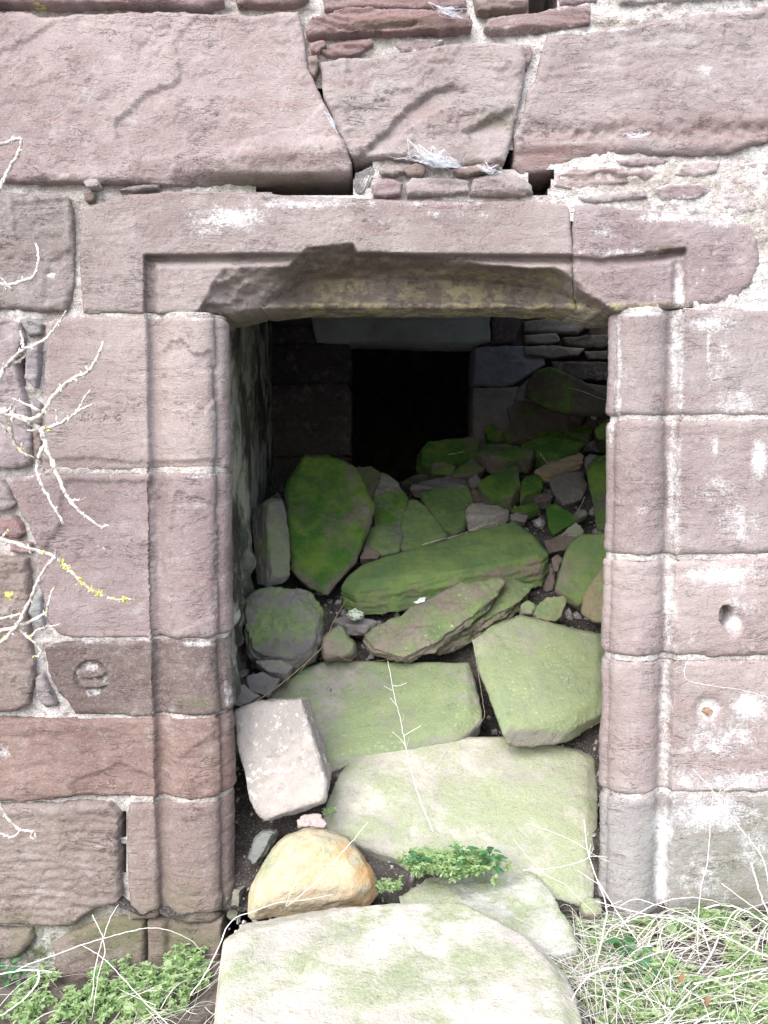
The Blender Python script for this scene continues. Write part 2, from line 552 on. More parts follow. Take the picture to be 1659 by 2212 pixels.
def stone(name, poly, col, seed, step=4.6, jit=1.6, rough=1.0, strata=0.4, terr=0.4, proud=0.0, rnd=11.0, yfun=None, flakes=(),
          lime=(), limeedge=0.0, moss=(), dirt=(), red=(), yellow=(), olive=(), jamb=None, depth=0.16, refine=None, rel=None,
          label=None, parent=None, mat=None, plane=0.0):
    rng = np.random.default_rng(seed)
    tint = 1 + np.random.default_rng(seed + 5000).normal(0, 1, 4) * np.array([.014, .012, .018, .085])
    col = tuple(min(.9, c_ * tint[k_] * tint[3]) for k_, c_ in enumerate(col))
    poly = np.asarray(poly, float)
    if jamb:
        prof = PROF_L if jamb == 'L' else PROF_R
        sgn = 1 if jamb == 'L' else -1
        Pw = at(poly[:, 0], poly[:, 1])
        s = Pw[:, 0] * W * sgn
        a0 = wA if jamb == 'L' else rA
        smax = a0 + prof[0][-1]
        edge = poly[:, 0] > 455 if jamb == 'L' else poly[:, 0] < 1340
        s = np.where(edge, smax, s)
        ppoly = np.stack([s, -Pw[:, 2] * W], 1)
    else:
        ppoly = poly
    bd = resample(ppoly, step)
    # ragged outline
    tg = np.roll(bd, -1, 0) - np.roll(bd, 1, 0)
    nn = np.stack([tg[:, 1], -tg[:, 0]], 1) / (np.linalg.norm(tg, axis=1)[:, None] + 1e-9)
    q3 = np.stack([bd[:, 0] / 40, bd[:, 1] / 40, np.full(len(bd), seed * 1.7)], 1)
    bd = bd + nn * (jit * 1.6 * fbm(q3, seed, 4, .65))[:, None]
    lo, hi = bd.min(0), bd.max(0)
    xs = np.arange(lo[0], hi[0], step); ys = np.arange(lo[1], hi[1], step * .866)
    gx, gy = np.meshgrid(xs, ys)
    gx = gx + (np.arange(len(ys)) % 2)[:, None] * step * .5
    g = np.stack([gx.ravel(), gy.ravel()], 1) + rng.uniform(-.18, .18, (gx.size, 2)) * step
    if refine is not None:
        x0, y0, x1, y1, st = refine
        f0 = at(np.array([x0, x1]), np.array([y0, y1]))
        if jamb:
            bx = (f0[:, 0] * W * sgn, -f0[:, 2] * W)
            bx = (sorted(bx[0]), sorted(bx[1]))
        else:
            bx = ((x0, x1), (y0, y1))
        mm = (g[:, 0] > bx[0][0]) & (g[:, 0] < bx[0][1]) & (g[:, 1] > bx[1][0]) & (g[:, 1] < bx[1][1])
        g = g[~mm]
        fx, fy = np.meshgrid(np.arange(bx[0][0], bx[0][1], st), np.arange(bx[1][0], bx[1][1], st))
        g = np.concatenate([g, np.stack([fx.ravel(), fy.ravel()], 1) + rng.uniform(-.1, .1, (fx.size, 2)) * st])
    g = g[(g[:, 0] > lo[0]) & (g[:, 0] < hi[0]) & (g[:, 1] > lo[1]) & (g[:, 1] < hi[1])]
    sd_ = sdist(ppoly, g)
    lim = 3.2 * jit + step
    near = np.abs(sd_) < lim
    gn_ = g[near]
    gn_ = gn_[inside(bd, gn_)]
    gn_ = gn_[poly_dist(bd, gn_) > step * .55]
    g = np.concatenate([g[sd_ >= lim], gn_])
    allp = np.concatenate([bd, g])
    res = delaunay_2d_cdt([Vector(v) for v in allp], [], [list(range(len(bd)))], 1, 1e-5)
    v2 = np.array([(v[0], v[1]) for v in res[0]])
    tris = [t for t in res[2] if len(t) == 3]
    d = poly_dist(ppoly, v2)
    d = np.maximum(d, 0)
    if jamb:
        ss, px_, py_, tx, ty = prof
        u = v2[:, 0] - a0
        X = np.where(u < 0, v2[:, 0], np.interp(u, ss, px_))
        Yp = np.where(u < 0, 0.0, np.interp(u, ss, py_))
        TX = np.where(u < 0, 1.0, np.interp(u, ss, tx)); TY = np.where(u < 0, 0.0, np.interp(u, ss, ty))
        P0 = np.stack([sgn * X / W, Yp / W, -v2[:, 1] / W], 1)
        N = np.stack([sgn * TY, -TX, 0 * TX], 1)
        N /= np.linalg.norm(N, axis=1)[:, None]
    else:
        Y0 = np.full(len(v2), plane) if yfun is None else yfun(v2)
        P0 = at(v2[:, 0], v2[:, 1], Y0)
        N = np.tile(np.array([0, -1.0, 0]), (len(v2), 1))
    p = project(P0)
    r = relief(P0, seed, rough, strata, terr) + proud
    nz = fbm(np.stack([p[:, 0] / 14, p[:, 1] / 14, np.full(len(p), seed * 3.1)], 1), seed + 40, 4, .6)
    for fl in flakes:
        fp, fd, fw = fl[:3]
        m = sstep(-fw, fw, sdist(fp, p) + 5 * nz)
        if len(fl) > 3:
            m = m * np.exp(-poly_dist(fp[:fl[3]], p, False) / fl[4])
        r = r - fd * m
    if rel is not None:
        r = r + rel(p, nz)
    rr = rnd * (1 + .45 * fbm(np.stack([v2[:, 0] / 45, v2[:, 1] / 45, np.full(len(v2), seed * .9)], 1), seed + 60, 3))
    k = np.clip(1 - d / rr, 0, 1)
    r = r - (rr / W) * (1 - np.sqrt(np.clip(1 - k * k, 0, 1)))
    P = P0 + N * r[:, None]
    # skirt back into the wall
    ed = {}
    for t in tris:
        for a, b in ((t[0], t[1]), (t[1], t[2]), (t[2], t[0])):
            ed[(a, b)] = ed.get((a, b), 0) + 1
    be = [(a, b) for (a, b) in ed if (b, a) not in ed]
    bv = sorted({a for e in be for a in e})
    idx = {b: len(P) + i for i, b in enumerate(bv)}
    back = P[bv].copy()
    back[:, 1] = np.maximum(back[:, 1] + .02, plane + depth)
    if jamb:
        back = P[bv] - N[bv] * .05
    V = np.concatenate([P, back])
    F = [tuple(t) for t in tris] + [(b, a, idx[a], idx[b]) for a, b in be]
    pa = np.concatenate([p, p[bv]]); da = np.concatenate([d, d[bv]])
    att = {}
    lm = blob(pa, lime)
    if limeedge:
        lm = np.maximum(lm, limeedge * np.exp(-da / 9.0))
    if lime or limeedge: att['lime'] = lm
    for k_, bl_ in (('moss', moss), ('dirt', dirt), ('red', red), ('yellow', yellow), ('olive', olive)):
        if callable(bl_): att[k_] = bl_(pa)
        elif len(bl_): att[k_] = blob(pa, bl_)
    o = link_mesh(name, V, F, mat or M_STONE, parent or wall, True, att, col)
    if label: o['label'] = label
    return o


PINK = (0.255, 0.210, 0.203)
PALE = (0.282, 0.232, 0.219)
WARM = (0.238, 0.160, 0.138)
BROWN = (0.196, 0.150, 0.134)
REDD = (0.215, 0.163, 0.157)
GREY = (0.220, 0.198, 0.194)

# --- top course
scar = [(392, 176), (378, 186), (345, 200), (318, 208), (300, 222), (286, 240), (262, 256), (247, 272), (252, 295), (268, 320), (310, 345), (400, 338), (490, 325), (560, 298), (640, 280),
        (700, 235), (640, 60), (420, 40), (380, 100)]
stone('stone_block', [(-130, 20), (0, 24), (104, 38), (219, 28), (380, 26), (552, 34), (646, 28), (656, 68), (667, 146), (693, 208), (729, 276), (750, 323),
                      (759, 352), (755, 378), (640, 384), (562, 390), (437, 396), (219, 396), (0, 391), (-130, 390)], PINK, 1, rough=1.25, strata=.12, terr=.55,
      rnd=13, flakes=[(scar, .009, 1.4, 15, 130), ([(0, 122), (40, 98), (80, 84), (118, 52), (300, 40), (300, 160), (0, 300)], .005, 1.6, 4, 60), ([(300, 120), (325, 75), (370, 60), (420, 120), (360, 200)], .004, 1.5, 3, 30)], proud=.012,
      rel=lambda p, nz: .014 * np.exp(-((p[:, 1] - (352 - .075 * (p[:, 0] - 380) + 6 * nz)) / 26) ** 2) * sstep(180, 420, p[:, 0])
      - .05 * sstep(372, 398, p[:, 1]) * sstep(330, 560, p[:, 0]),
      lime=[(150, 380, 22, 9, .55)], yellow=[(90, 45, 60, 10, .35)], dirt=[(640, 392, 170, 12, .8)], moss=[(620, 388, 140, 12, .5)],
      label='huge grey-pink block with a flaked scar across its face')
stone('stone_block', [(693, 141), (740, 132), (850, 122), (960, 104), (1040, 96), (1128, 96), (1136, 112), (1130, 190), (1118, 250), (1100, 318), (1090, 352), (1060, 358),
                      (1000, 360), (900, 352), (830, 342), (765, 350), (748, 322), (724, 268), (700, 212)], PALE, 2, rough=1.5, strata=.35, terr=1.0, proud=.016,
      flakes=[([(770, 350), (830, 290), (880, 240), (930, 205), (975, 190), (1010, 205), (960, 240), (905, 262), (850, 310), (830, 350)], .020, 4, 5, 34),
              ([(1000, 290), (1060, 262), (1110, 235), (1116, 262), (1100, 310), (1040, 330)], .022, 5, 3, 30)],
      rel=lambda p, nz: -.04 * sstep(335, 358, p[:, 1]) * (p[:, 0] < 900), lime=[(715, 160, 30, 30, .42), (1000, 118, 60, 20, .3), (800, 135, 70, 10, .5)],
      moss=[(1075, 262, 40, 14, .6)], dirt=[(800, 348, 60, 8, .6), (1075, 262, 40, 12, .5)],
      label='wedge-shaped keystone block with broken ridged face')
stone('stone_block', [(1180, 78), (1264, 71), (1316, 66), (1420, 50), (1524, 34), (1659, 18), (1800, 10), (1800, 300), (1659, 307), (1628, 314), (1576, 332), (1514, 336), (1420, 335),
                      (1316, 330), (1253, 342), (1191, 368), (1130, 374), (1111, 356), (1114, 333), (1110, 292), (1130, 258), (1141, 193), (1156, 170)],
      PINK, 3, rough=1.1, strata=.45, terr=.5, proud=.014,
      flakes=[([(1560, 60), (1659, 30), (1659, 140), (1600, 150), (1555, 110)], .004, 4), ([(1180, 80), (1320, 72), (1330, 150), (1160, 165)], .004, 3)],
      rel=lambda p, nz: -.018 * sstep(262, 290, p[:, 1]) * sstep(318, 292, p[:, 1]) * (.5 + .5 * nz) - .02 * sstep(300, 350, p[:, 1]) * sstep(1500, 1300, p[:, 0]),
      red=[(1200, 330, 140, 45, .85), (1560, 290, 180, 50, .55), (1380, 270, 150, 30, .4)], lime=[(1517, 160, 20, 20, .75), (1370, 290, 45, 9, .5), (1330, 70, 60, 8, .6), (1440, 175, 90, 60, .12)],
      dirt=[(1180, 368, 60, 8, .6)], label='broad upper block with bedding lines and a white paint spot')
stone('stone_block', [(661, 72), (672, 52), (700, 34), (742, 24), (830, 22), (930, 26), (1012, 40), (1017, 60), (960, 70), (880, 74), (800, 70), (720, 76), (668, 82)], REDD, 4,
      rough=1.2, strata=2.2, terr=.3, proud=.02, rnd=7, red=[(840, 50, 220, 40, .9)], dirt=[(860, 58, 130, 10, .9)], step=4, jit=2.5)
stone('stone_block', [(1046, 60), (1055, 42), (1128, 34), (1212, 22), (1274, 12), (1274, 55), (1200, 66), (1128, 70), (1062, 70)], REDD, 5, strata=1.2, proud=.014, rnd=7,
      red=[(1160, 50, 120, 30, .7)], step=4, limeedge=.5)
stone('stone_block', [(-130, -60), (180, -60), (470, -60), (484, 8), (440, 22), (380, 15), (250, 12), (120, 15), (-130, 12)], REDD, 6, strata=1.6, proud=.02, rnd=7, red=[(300, 5, 300, 14, .7)], yellow=[(90, 13, 60, 6, .5)])
stone('stone_block', [(505, -60), (655, -60), (668, -4), (640, 12), (560, 12), (512, 8)], REDD, 7, strata=1., proud=.012, rnd=7, red=[(580, 0, 120, 20, .6)])
stone('stone_block', [(690, -60), (1000, -60), (1010, 14), (900, 18), (790, 14), (700, 20)], REDD, 8, strata=1.8, proud=.0, rnd=7, red=[(800, 0, 200, 20, .7)])
stone('stone_block', [(1016, -60), (1140, -60), (1142, 16), (1090, 26), (1030, 26)], BROWN, 9, strata=1.2, proud=.01, rnd=7, dirt=[(1070, 22, 50, 9, .7)])
stone('stone_block', [(1200, -60), (1300, -60), (1290, 2), (1210, 10)], REDD, 10, strata=1., proud=.0, rnd=6, limeedge=.5)
stone('stone_block', [(1310, -60), (1800, -60), (1800, -14), (1500, -2), (1340, 6)], PINK, 11, strata=1., proud=.005, rnd=6, limeedge=.7)
stone('pinning_stone', [(690, 112), (712, 96), (742, 90), (800, 84), (806, 96), (770, 116), (720, 122)], REDD, 12, step=3, strata=1.6, rnd=5, proud=.006, red=[(740, 100, 80, 40, .8)])
stone('pinning_stone', [(670, 100), (700, 92), (706, 100), (684, 116), (672, 112)], REDD, 13, step=3, rnd=4, proud=.01, red=[(690, 100, 60, 40, 1)])
stone('pinning_stone', [(850, 92), (900, 80), (960, 84), (930, 104), (870, 112)], PINK, 14, step=4, rnd=5, proud=.0, limeedge=.6)
stone('pinning_stone', [(666, 128), (686, 124), (690, 142), (680, 168), (668, 158)], BROWN, 15, step=3, strata=1.5, rnd=4, proud=.008)
stone('pinning_stone', [(1126, 108), (1146, 98), (1152, 120), (1138, 150), (1126, 140)], BROWN, 16, step=3, strata=2, rnd=4, proud=.004)
stone('stone_block', [(1668, 440), (1720, 430), (1800, 432), (1800, 650), (1690, 655), (1664, 600)], PINK, 90, rnd=8, limeedge=.6)
stone('pinning_stone', [(1250, 424), (1330, 414), (1392, 412), (1400, 428), (1330, 434), (1262, 436)], PINK, 91, step=4, rnd=6, limeedge=.6, strata=1.2, proud=.006, lime=[(1320, 424, 60, 10, .3)])
stone('pinning_stone', [(1470, 352), (1520, 346), (1556, 350), (1548, 372), (1500, 384), (1460, 376)], PALE, 92, step=4, rnd=7, limeedge=.7, proud=.004, lime=[(1510, 365, 50, 20, .45)])
stone('pinning_stone', [(1560, 420), (1610, 412), (1655, 424), (1650, 452), (1600, 462), (1565, 446)], PALE, 93, step=4, rnd=8, limeedge=.7, proud=.002, lime=[(1600, 440, 50, 20, .5)])
stone('pinning_stone', [(1330, 345), (1400, 340), (1446, 344), (1436, 356), (1380, 358), (1340, 356)], REDD, 94, step=4, rnd=5, limeedge=.6, strata=1.2, proud=.004)
# --- pinnings under the keystone block
stone('pinning_stone', [(762, 398), (768, 376), (802, 357), (813, 372), (802, 400), (782, 420), (765, 418)], GREY, 17, step=3, strata=.4, rnd=5, proud=.0, plane=.02,
      rel=lambda p, nz: .004 * np.sin((p[:, 0] * .9 + p[:, 1] * .35) * 1.1), label='narrow ribbed shard wedged upright')
stone('pinning_stone', [(802, 402), (815, 388), (848, 384), (870, 396), (866, 420), (830, 427), (806, 422)], REDD, 18, step=3, rnd=9, proud=.008, limeedge=.2)
stone('pinning_stone', [(818, 366), (830, 358), (866, 362), (872, 372), (850, 380), (824, 376)], PALE, 19, step=3, rnd=6, proud=.012)
stone('pinning_stone', [(874, 398), (890, 386), (960, 384), (1010, 392), (1012, 416), (940, 422), (880, 420)], PINK, 20, step=4, rnd=7, proud=.008, limeedge=.55, strata=1)
stone('pinning_stone', [(978, 370), (1000, 362), (1050, 356), (1078, 358), (1070, 370), (1020, 378), (990, 382)], BROWN, 21, step=3, rnd=5, proud=.014, yellow=[(1000, 372, 20, 6, .2)])
stone('pinning_stone', [(864, 362), (900, 352), (920, 362), (915, 376), (880, 380)], BROWN, 22, step=3, rnd=5, proud=.004)
stone('pinning_stone', [(1016, 420), (1022, 390), (1050, 376), (1095, 373), (1125, 380), (1146, 400), (1152, 418), (1090, 424)], PINK, 23, step=4, rnd=14, proud=.012, limeedge=.35)
stone('pinning_stone', [(1196, 400), (1202, 378), (1240, 362), (1330, 358), (1400, 362), (1440, 372), (1400, 388), (1320, 400), (1240, 410)], REDD, 24, step=4, rnd=7, proud=.004, limeedge=.75, strata=1.6,
      lime=[(1380, 370, 60, 20, .5)])
stone('pinning_stone', [(1412, 408), (1440, 398), (1520, 396), (1545, 412), (1500, 428), (1430, 432)], REDD, 25, step=4, rnd=6, proud=.0, limeedge=.75)
stone('pinning_stone', [(1560, 372), (1600, 352), (1659, 345), (1800, 340), (1800, 400), (1650, 410), (1580, 398)], PINK, 26, step=5, rnd=6, proud=-.004, limeedge=.8, lime=[(1620, 375, 60, 25, .55)])
stone('pinning_stone', [(190, 400), (200, 394), (216, 395), (218, 406), (196, 409)], PALE, 27, step=2.5, rnd=3, proud=.024)
stone('pinning_stone', [(182, 420), (196, 412), (204, 420), (200, 432), (186, 434)], BROWN, 28, step=2.5, rnd=3, proud=.004)
stone('pinning_stone', [(255, 410), (300, 398), (345, 396), (340, 404), (290, 412)], GREY, 29, step=3, rnd=4, proud=.004)

# --- lintel: its lower edge and roll moulding are broken away between the jambs
BLX = [0, 430, 437, 463, 485, 560, 625, 664, 715, 762, 772, 850, 938, 1029, 1146, 1198, 1244, 1276, 1320, 1352, 1700]
BLY = [900, 672, 655, 603, 578, 573, 569, 534, 529, 525, 543, 546, 552, 567, 579, 575, 604, 637, 660, 672, 900]
BEX = [430, 541, 664, 760, 1003, 1185, 1290, 1350]
BEY = [684, 682, 607, 603, 607, 628, 668, 684]


def lintel_y(p):
    x, y = p[:, 0], p[:, 1]
    n1 = fbm(np.stack([x / 28, y / 28, 0 * x], 1), 77, 4, .6)
    n2 = fbm(np.stack([x / 60, y / 30, 0 * x + 5], 1), 78, 3)
    yb = np.interp(x, BLX, BLY) + 3 * n1
    ye = np.maximum(np.interp(x, BEX, BEY), yb + 12)
    Y = np.zeros(len(x))
    # hollow along the head, then down the sides
    hy = np.interp(x, [300, 700, 1236, 1300, 1400, 1485], [549, 545, 549, 556, 543, 533])
    amp = np.interp(x, [1200, 1236, 1240, 1330, 1420, 1480], [1, 1, .45, .5, 1, .9])
    hollow = .036 * sstep(-1, 9, y - hy) * sstep(34, 12, y - hy) + .004 * sstep(20, 40, y - hy)
    Y = Y + hollow * amp * sstep(309, 316, x) * sstep(1486, 1474, x)
    vL = .034 * sstep(309, 318, x) * sstep(348, 330, x) * sstep(548, 562, y)
    vR = .020 * sstep(1490, 1470, x) * sstep(1444, 1462, x) * sstep(540, 560, y)
    Y = np.maximum(Y, np.maximum(vL, vR))
    # broken zone
    t = (y - yb) / (ye - yb)
    tt = np.clip(t, 0, 1)
    dep = np.interp(x, [430, 560, 664, 1050, 1200, 1300, 1350], [.05, .11, .17, .17, .15, .07, .03])
    brk = dep * (tt ** .85) + .016 * n2 * sstep(0, .25, t) * sstep(1.05, .7, t) + .005 * n1 * sstep(0, .15, t) + .0025 * np.floor(2.5 * n1 + n2) * sstep(0.02, .1, t) * sstep(1, .85, t)
    Y = np.where(t > 0, Y * np.clip(1 - t * 3, 0, 1) + brk, Y)
    # inner check above the soffit, with a proud lip at its foot
    lip = sstep(652, 658, y + 4 * n2) * (t >= 1)
    return Y - .015 * lip


lint_dark = lambda p: 1.0 * sstep(-2, 5, p[:, 1] - np.interp(p[:, 0], BLX, BLY)) * np.interp(p[:, 0], [430, 560, 640, 1150, 1240], [.10, .30, .75, .65, .12])  # darker brown below the break line
lint_olive = lambda p: np.maximum(blob(p, [(760, 630, 40, 28, .95), (700, 628, 30, 26, .6), (870, 630, 30, 20, .75), (910, 626, 16, 22, .7), (990, 628, 60, 24, .9), (1060, 640, 60, 26, .6), (845, 640, 20, 14, .6)]),
                                  .8 * sstep(650, 658, p[:, 1]) * sstep(560, 720, p[:, 0])
                                  + .8 * blob(p, [(960, 590, 110, 8, 1), (1100, 602, 110, 14, .9), (1190, 605, 40, 30, .9), (1240, 650, 60, 20, .9)]))
stone('lintel', [(176, 448), (208, 438), (276, 418), (417, 410), (560, 416), (729, 425), (900, 430), (1100, 433), (1234, 437), (1237, 520), (1237, 600), (1243, 666), (1000, 666),
                 (700, 666), (560, 668), (500, 678), (437, 676), (312, 677), (177, 674), (170, 560)], PALE, 31, step=4, rough=.7, strata=.25, terr=.35, rnd=9, yfun=lintel_y, depth=.30,
      lime=[(500, 470, 110, 42, .72), (450, 500, 60, 20, .6), (660, 440, 200, 16, .68), (800, 480, 120, 10, .45), (1000, 462, 120, 14, .5), (900, 440, 300, 12, .5), (740, 500, 10, 60, .4), (372, 610, 10, 40, .3)],
      dirt=lint_dark, olive=lint_olive, moss=[(560, 682, 80, 12, .6)], red=[(1000, 440, 200, 16, .4)],
      label='cracked lintel, its moulded lower edge broken away')
stone('lintel', [(1239, 438), (1330, 443), (1480, 456), (1560, 470), (1625, 478), (1640, 515), (1645, 570), (1630, 604), (1600, 638), (1540, 656), (1480, 662), (1440, 664), (1350, 668),
                 (1330, 672), (1246, 668), (1241, 600), (1240, 520)], PINK, 32, step=4, rough=.9, strata=.35, terr=.4, rnd=12, yfun=lintel_y, depth=.30, limeedge=.55,
      lime=[(1467, 640, 16, 90, .85), (1350, 545, 130, 12, .62), (1300, 500, 60, 20, .5), (1440, 470, 100, 14, .75), (1560, 480, 60, 16, .7), (1230, 620, 20, 26, .55)],
      dirt=lambda p: np.maximum(lint_dark(p), blob(p, [(1445, 540, 45, 12, .8)])), olive=lint_olive, label='right end of the doorway head with its moulding')

# --- left side
stone('stone_block', [(-130, 410), (0, 412), (146, 424), (156, 470), (152, 625), (136, 670), (78, 672), (0, 662), (-130, 660)], PINK, 33, rough=1., strata=.3, terr=.5, rnd=12,
      flakes=[([(28, 440), (140, 430), (135, 560), (110, 600), (60, 580), (32, 500)], .007, 3), ([(100, 560), (150, 540), (150, 640), (90, 660)], .006, 3)], limeedge=.25)


def letters(p):
    """the shallow initials J.M A.G cut into the jamb"""
    st = []
    def L(x, pts):
        for a, b in zip(pts[:-1], pts[1:]):
            st.append(((x + a[0], 897 + a[1]), (x + b[0], 897 + b[1])))
    L(171, [(7, 0), (7, 11), (4, 14), (1, 12)])
    L(183, [(0, 13), (0, 14.5)])
    L(190, [(0, 14), (1, 0), (6, 9), (11, 0), (12, 14)])
    L(224, [(0, 14), (5, 0), (10, 14)]); L(224, [(2, 9), (8, 9)])
    L(240, [(0, 13), (0, 14.5)])
    L(250, [(12, 3), (7, 0), (1, 3), (0, 8), (3, 13), (8, 14), (12, 11), (12, 8), (8, 8)])
    d = np.full(len(p), 1e9)
    near = (p[:, 0] > 160) & (p[:, 0] < 275) & (p[:, 1] > 885) & (p[:, 1] < 922)
    if near.any():
        q = p[near]
        dd = np.full(len(q), 1e9)
        for a, b in st:
            dd = np.minimum(dd, seg_dist(a, b, q))
        d[near] = dd
    return sstep(2.0, .6, d)


stone('jamb_stone', [(101, 697), (140, 685), (300, 683), (465, 683), (465, 1012), (300, 1014), (88, 1018), (93, 941), (98, 876), (94, 811)], (0.265, 0.212, 0.196), 34, jamb='L', rough=.55, strata=.25, terr=.25, rnd=8,
      flakes=[([(352, 760), (370, 735), (395, 735), (415, 760), (440, 765), (462, 752), (470, 860), (440, 890), (420, 870), (400, 890), (420, 985), (350, 990)], .008, 1.4),
              ([(80, 995), (200, 990), (300, 1000), (480, 992), (480, 1020), (80, 1020)], .007, 3)], limeedge=.5,
      refine=(166, 890, 270, 918, 1.4), rel=lambda p, nz: -.0026 * letters(p), lime=[(430, 690, 60, 6, .6), (330, 1005, 12, 12, .5)], label='smooth jamb stone cut with the initials J.M A.G')
stone('jamb_stone', [(23, 1030), (100, 1024), (300, 1021), (465, 1020), (465, 1378), (300, 1379), (160, 1378), (120, 1370), (99, 1345), (85, 1290), (76, 1240), (78, 1198), (75, 1169), (62, 1136), (42, 1113), (33, 1084), (20, 1055)],
      (0.235, 0.184, 0.178), 35, jamb='L', rough=1.0, strata=.1, terr=.3, rnd=9,
      flakes=[([(140, 1040), (330, 1040), (335, 1370), (90, 1370), (80, 1200), (128, 1130), (130, 1090)], .007, 1.6), ([(380, 1060), (470, 1090), (470, 1330), (370, 1370), (362, 1160)], .006, 1.8)],
      limeedge=.5, lime=[(370, 1060, 14, 14, .3), (430, 1030, 60, 6, .6)], label='tall purplish jamb stone')


def plug(p, nz):
    q = np.hypot((p[:, 0] - 196) / 37, (p[:, 1] - 1464) / 38)
    r = -.012 * sstep(1.03, .95, q)
    r = r + .014 * sstep(1.0, .8, np.hypot((p[:, 0] - 194) / 30, (p[:, 1] - 1455) / 11) ** 1.5 + .2 * nz)
    r = r + .016 * sstep(1.0, .8, np.hypot((p[:, 0] - 200) / 32, (p[:, 1] - 1478) / 9) ** 1.5 + .2 * nz)
    return r


stone('jamb_stone', [(92, 1396), (140, 1388), (300, 1384), (465, 1384), (465, 1546), (300, 1548), (161, 1545), (147, 1522), (130, 1500), (109, 1470), (103, 1452)], BROWN, 36, jamb='L', rough=.9, strata=.2, terr=.4, rnd=10,
      rel=plug, refine=(150, 1418, 242, 1510, 2.5), limeedge=.5, lime=[(196, 1442, 26, 12, .72), (168, 1460, 12, 24, .62), (226, 1470, 10, 22, .62), (196, 1496, 26, 10, .7), (196, 1467, 30, 3, .6), (430, 1392, 60, 8, .72), (490, 1500, 14, 40, .6)],
      moss=[(420, 1520, 40, 14, .5)], label='jamb stone with a round plugged socket')
stone('jamb_stone', [(-130, 1552), (0, 1553), (150, 1556), (300, 1552), (465, 1552), (465, 1722), (350, 1728), (240, 1722), (160, 1722), (90, 1730), (0, 1734), (-130, 1736)], WARM, 37, jamb='L', rough=.8, strata=.45, terr=.4, rnd=9,
      flakes=[([(160, 1690), (260, 1650), (330, 1680), (330, 1730), (160, 1730)], .006, 4), ([(385, 1640), (470, 1580), (470, 1700), (430, 1720)], .005, 4)], lime=[(10, 1623, 24, 22, .6), (455, 1564, 12, 8, .6)],
      yellow=[(16, 1612, 30, 14, .35)], dirt=[(150, 1722, 120, 6, .5)], label='long warm red jamb stone')
stone('jamb_stone', [(277, 1738), (330, 1732), (465, 1730), (465, 1992), (425, 1997), (361, 1986), (278, 1993), (275, 1900), (272, 1800)], BROWN, 38, jamb='L', rough=1.1, strata=.5, terr=.15, rnd=14,
      moss=[(420, 1960, 160, 60, .35)], label='lowest left jamb stone with rounded roll')
stone('stone_block', [(-130, 1744), (0, 1742), (100, 1738), (239, 1734), (258, 1762), (255, 1823), (259, 1891), (262, 1936), (250, 1950), (219, 1956), (191, 1973), (160, 1996), (117, 2000), (0, 1996), (-130, 1996)], BROWN, 39,
      rough=.9, strata=.7, terr=.45, rnd=11, proud=.01, flakes=[([(130, 1770), (250, 1760), (255, 1820), (180, 1830), (150, 1800)], .006, 3)],
      rel=lambda p, nz: .0016 * np.sin((p[:, 1] + .04 * p[:, 0] + 9 * nz) / 3.1), moss=[(60, 1985, 120, 20, .35)], lime=[(90, 1748, 60, 6, .5)], label='low block with close horizontal bedding ribs')
fill = [([(-100, 684), (0, 685), (42, 696), (54, 729), (45, 752), (34, 785), (60, 880), (66, 957), (63, 1004), (33, 1016), (0, 1008), (-100, 1005)], PINK, .006, 10),
        ([(62, 742), (86, 736), (82, 811), (76, 837), (55, 817)], GREY, .004, 5), ([(70, 858), (88, 872), (86, 895), (72, 893)], GREY, -.002, 4),
        ([(68, 905), (86, 900), (88, 960), (76, 1000), (70, 960)], BROWN, -.004, 5),
        ([(-60, 1118), (0, 1120), (26, 1114), (42, 1130), (48, 1152), (36, 1163), (16, 1160), (-20, 1150)], REDD, .0, 6),
        ([(20, 1178), (33, 1168), (64, 1173), (66, 1196), (20, 1192)], REDD, .0, 5),
        ([(-100, 1204), (0, 1202), (58, 1207), (65, 1290), (57, 1327), (74, 1433), (65, 1520), (38, 1536), (0, 1540), (-100, 1540)], BROWN, .008, 10),
        ([(59, 1324), (72, 1287), (88, 1284), (92, 1356), (76, 1358)], (0.22, 0.22, 0.21), -.002, 5),
        ([(73, 1468), (89, 1455), (103, 1482), (120, 1524), (97, 1531), (76, 1505)], GREY, .002, 7),
        ([(-80, 1030), (0, 1035), (16, 1052), (28, 1086), (20, 1100), (-80, 1104)], PINK, .004, 7),
        ([(40, 690), (62, 686), (90, 700), (88, 722), (60, 726)], GREY, -.004, 5)]
for i, (pl, c, pr, rn) in enumerate(fill):
    stone('stone_block' if rn > 8 else 'pinning_stone', pl, c, 50 + i, step=4, rough=1.2, strata=.6, terr=.7, proud=pr, rnd=rn, limeedge=.2,
          red=[(30, 1150, 60, 40, .9)] if c is REDD else (), yellow=[(25, 1285, 22, 22, .6)] if i == 6 else ())

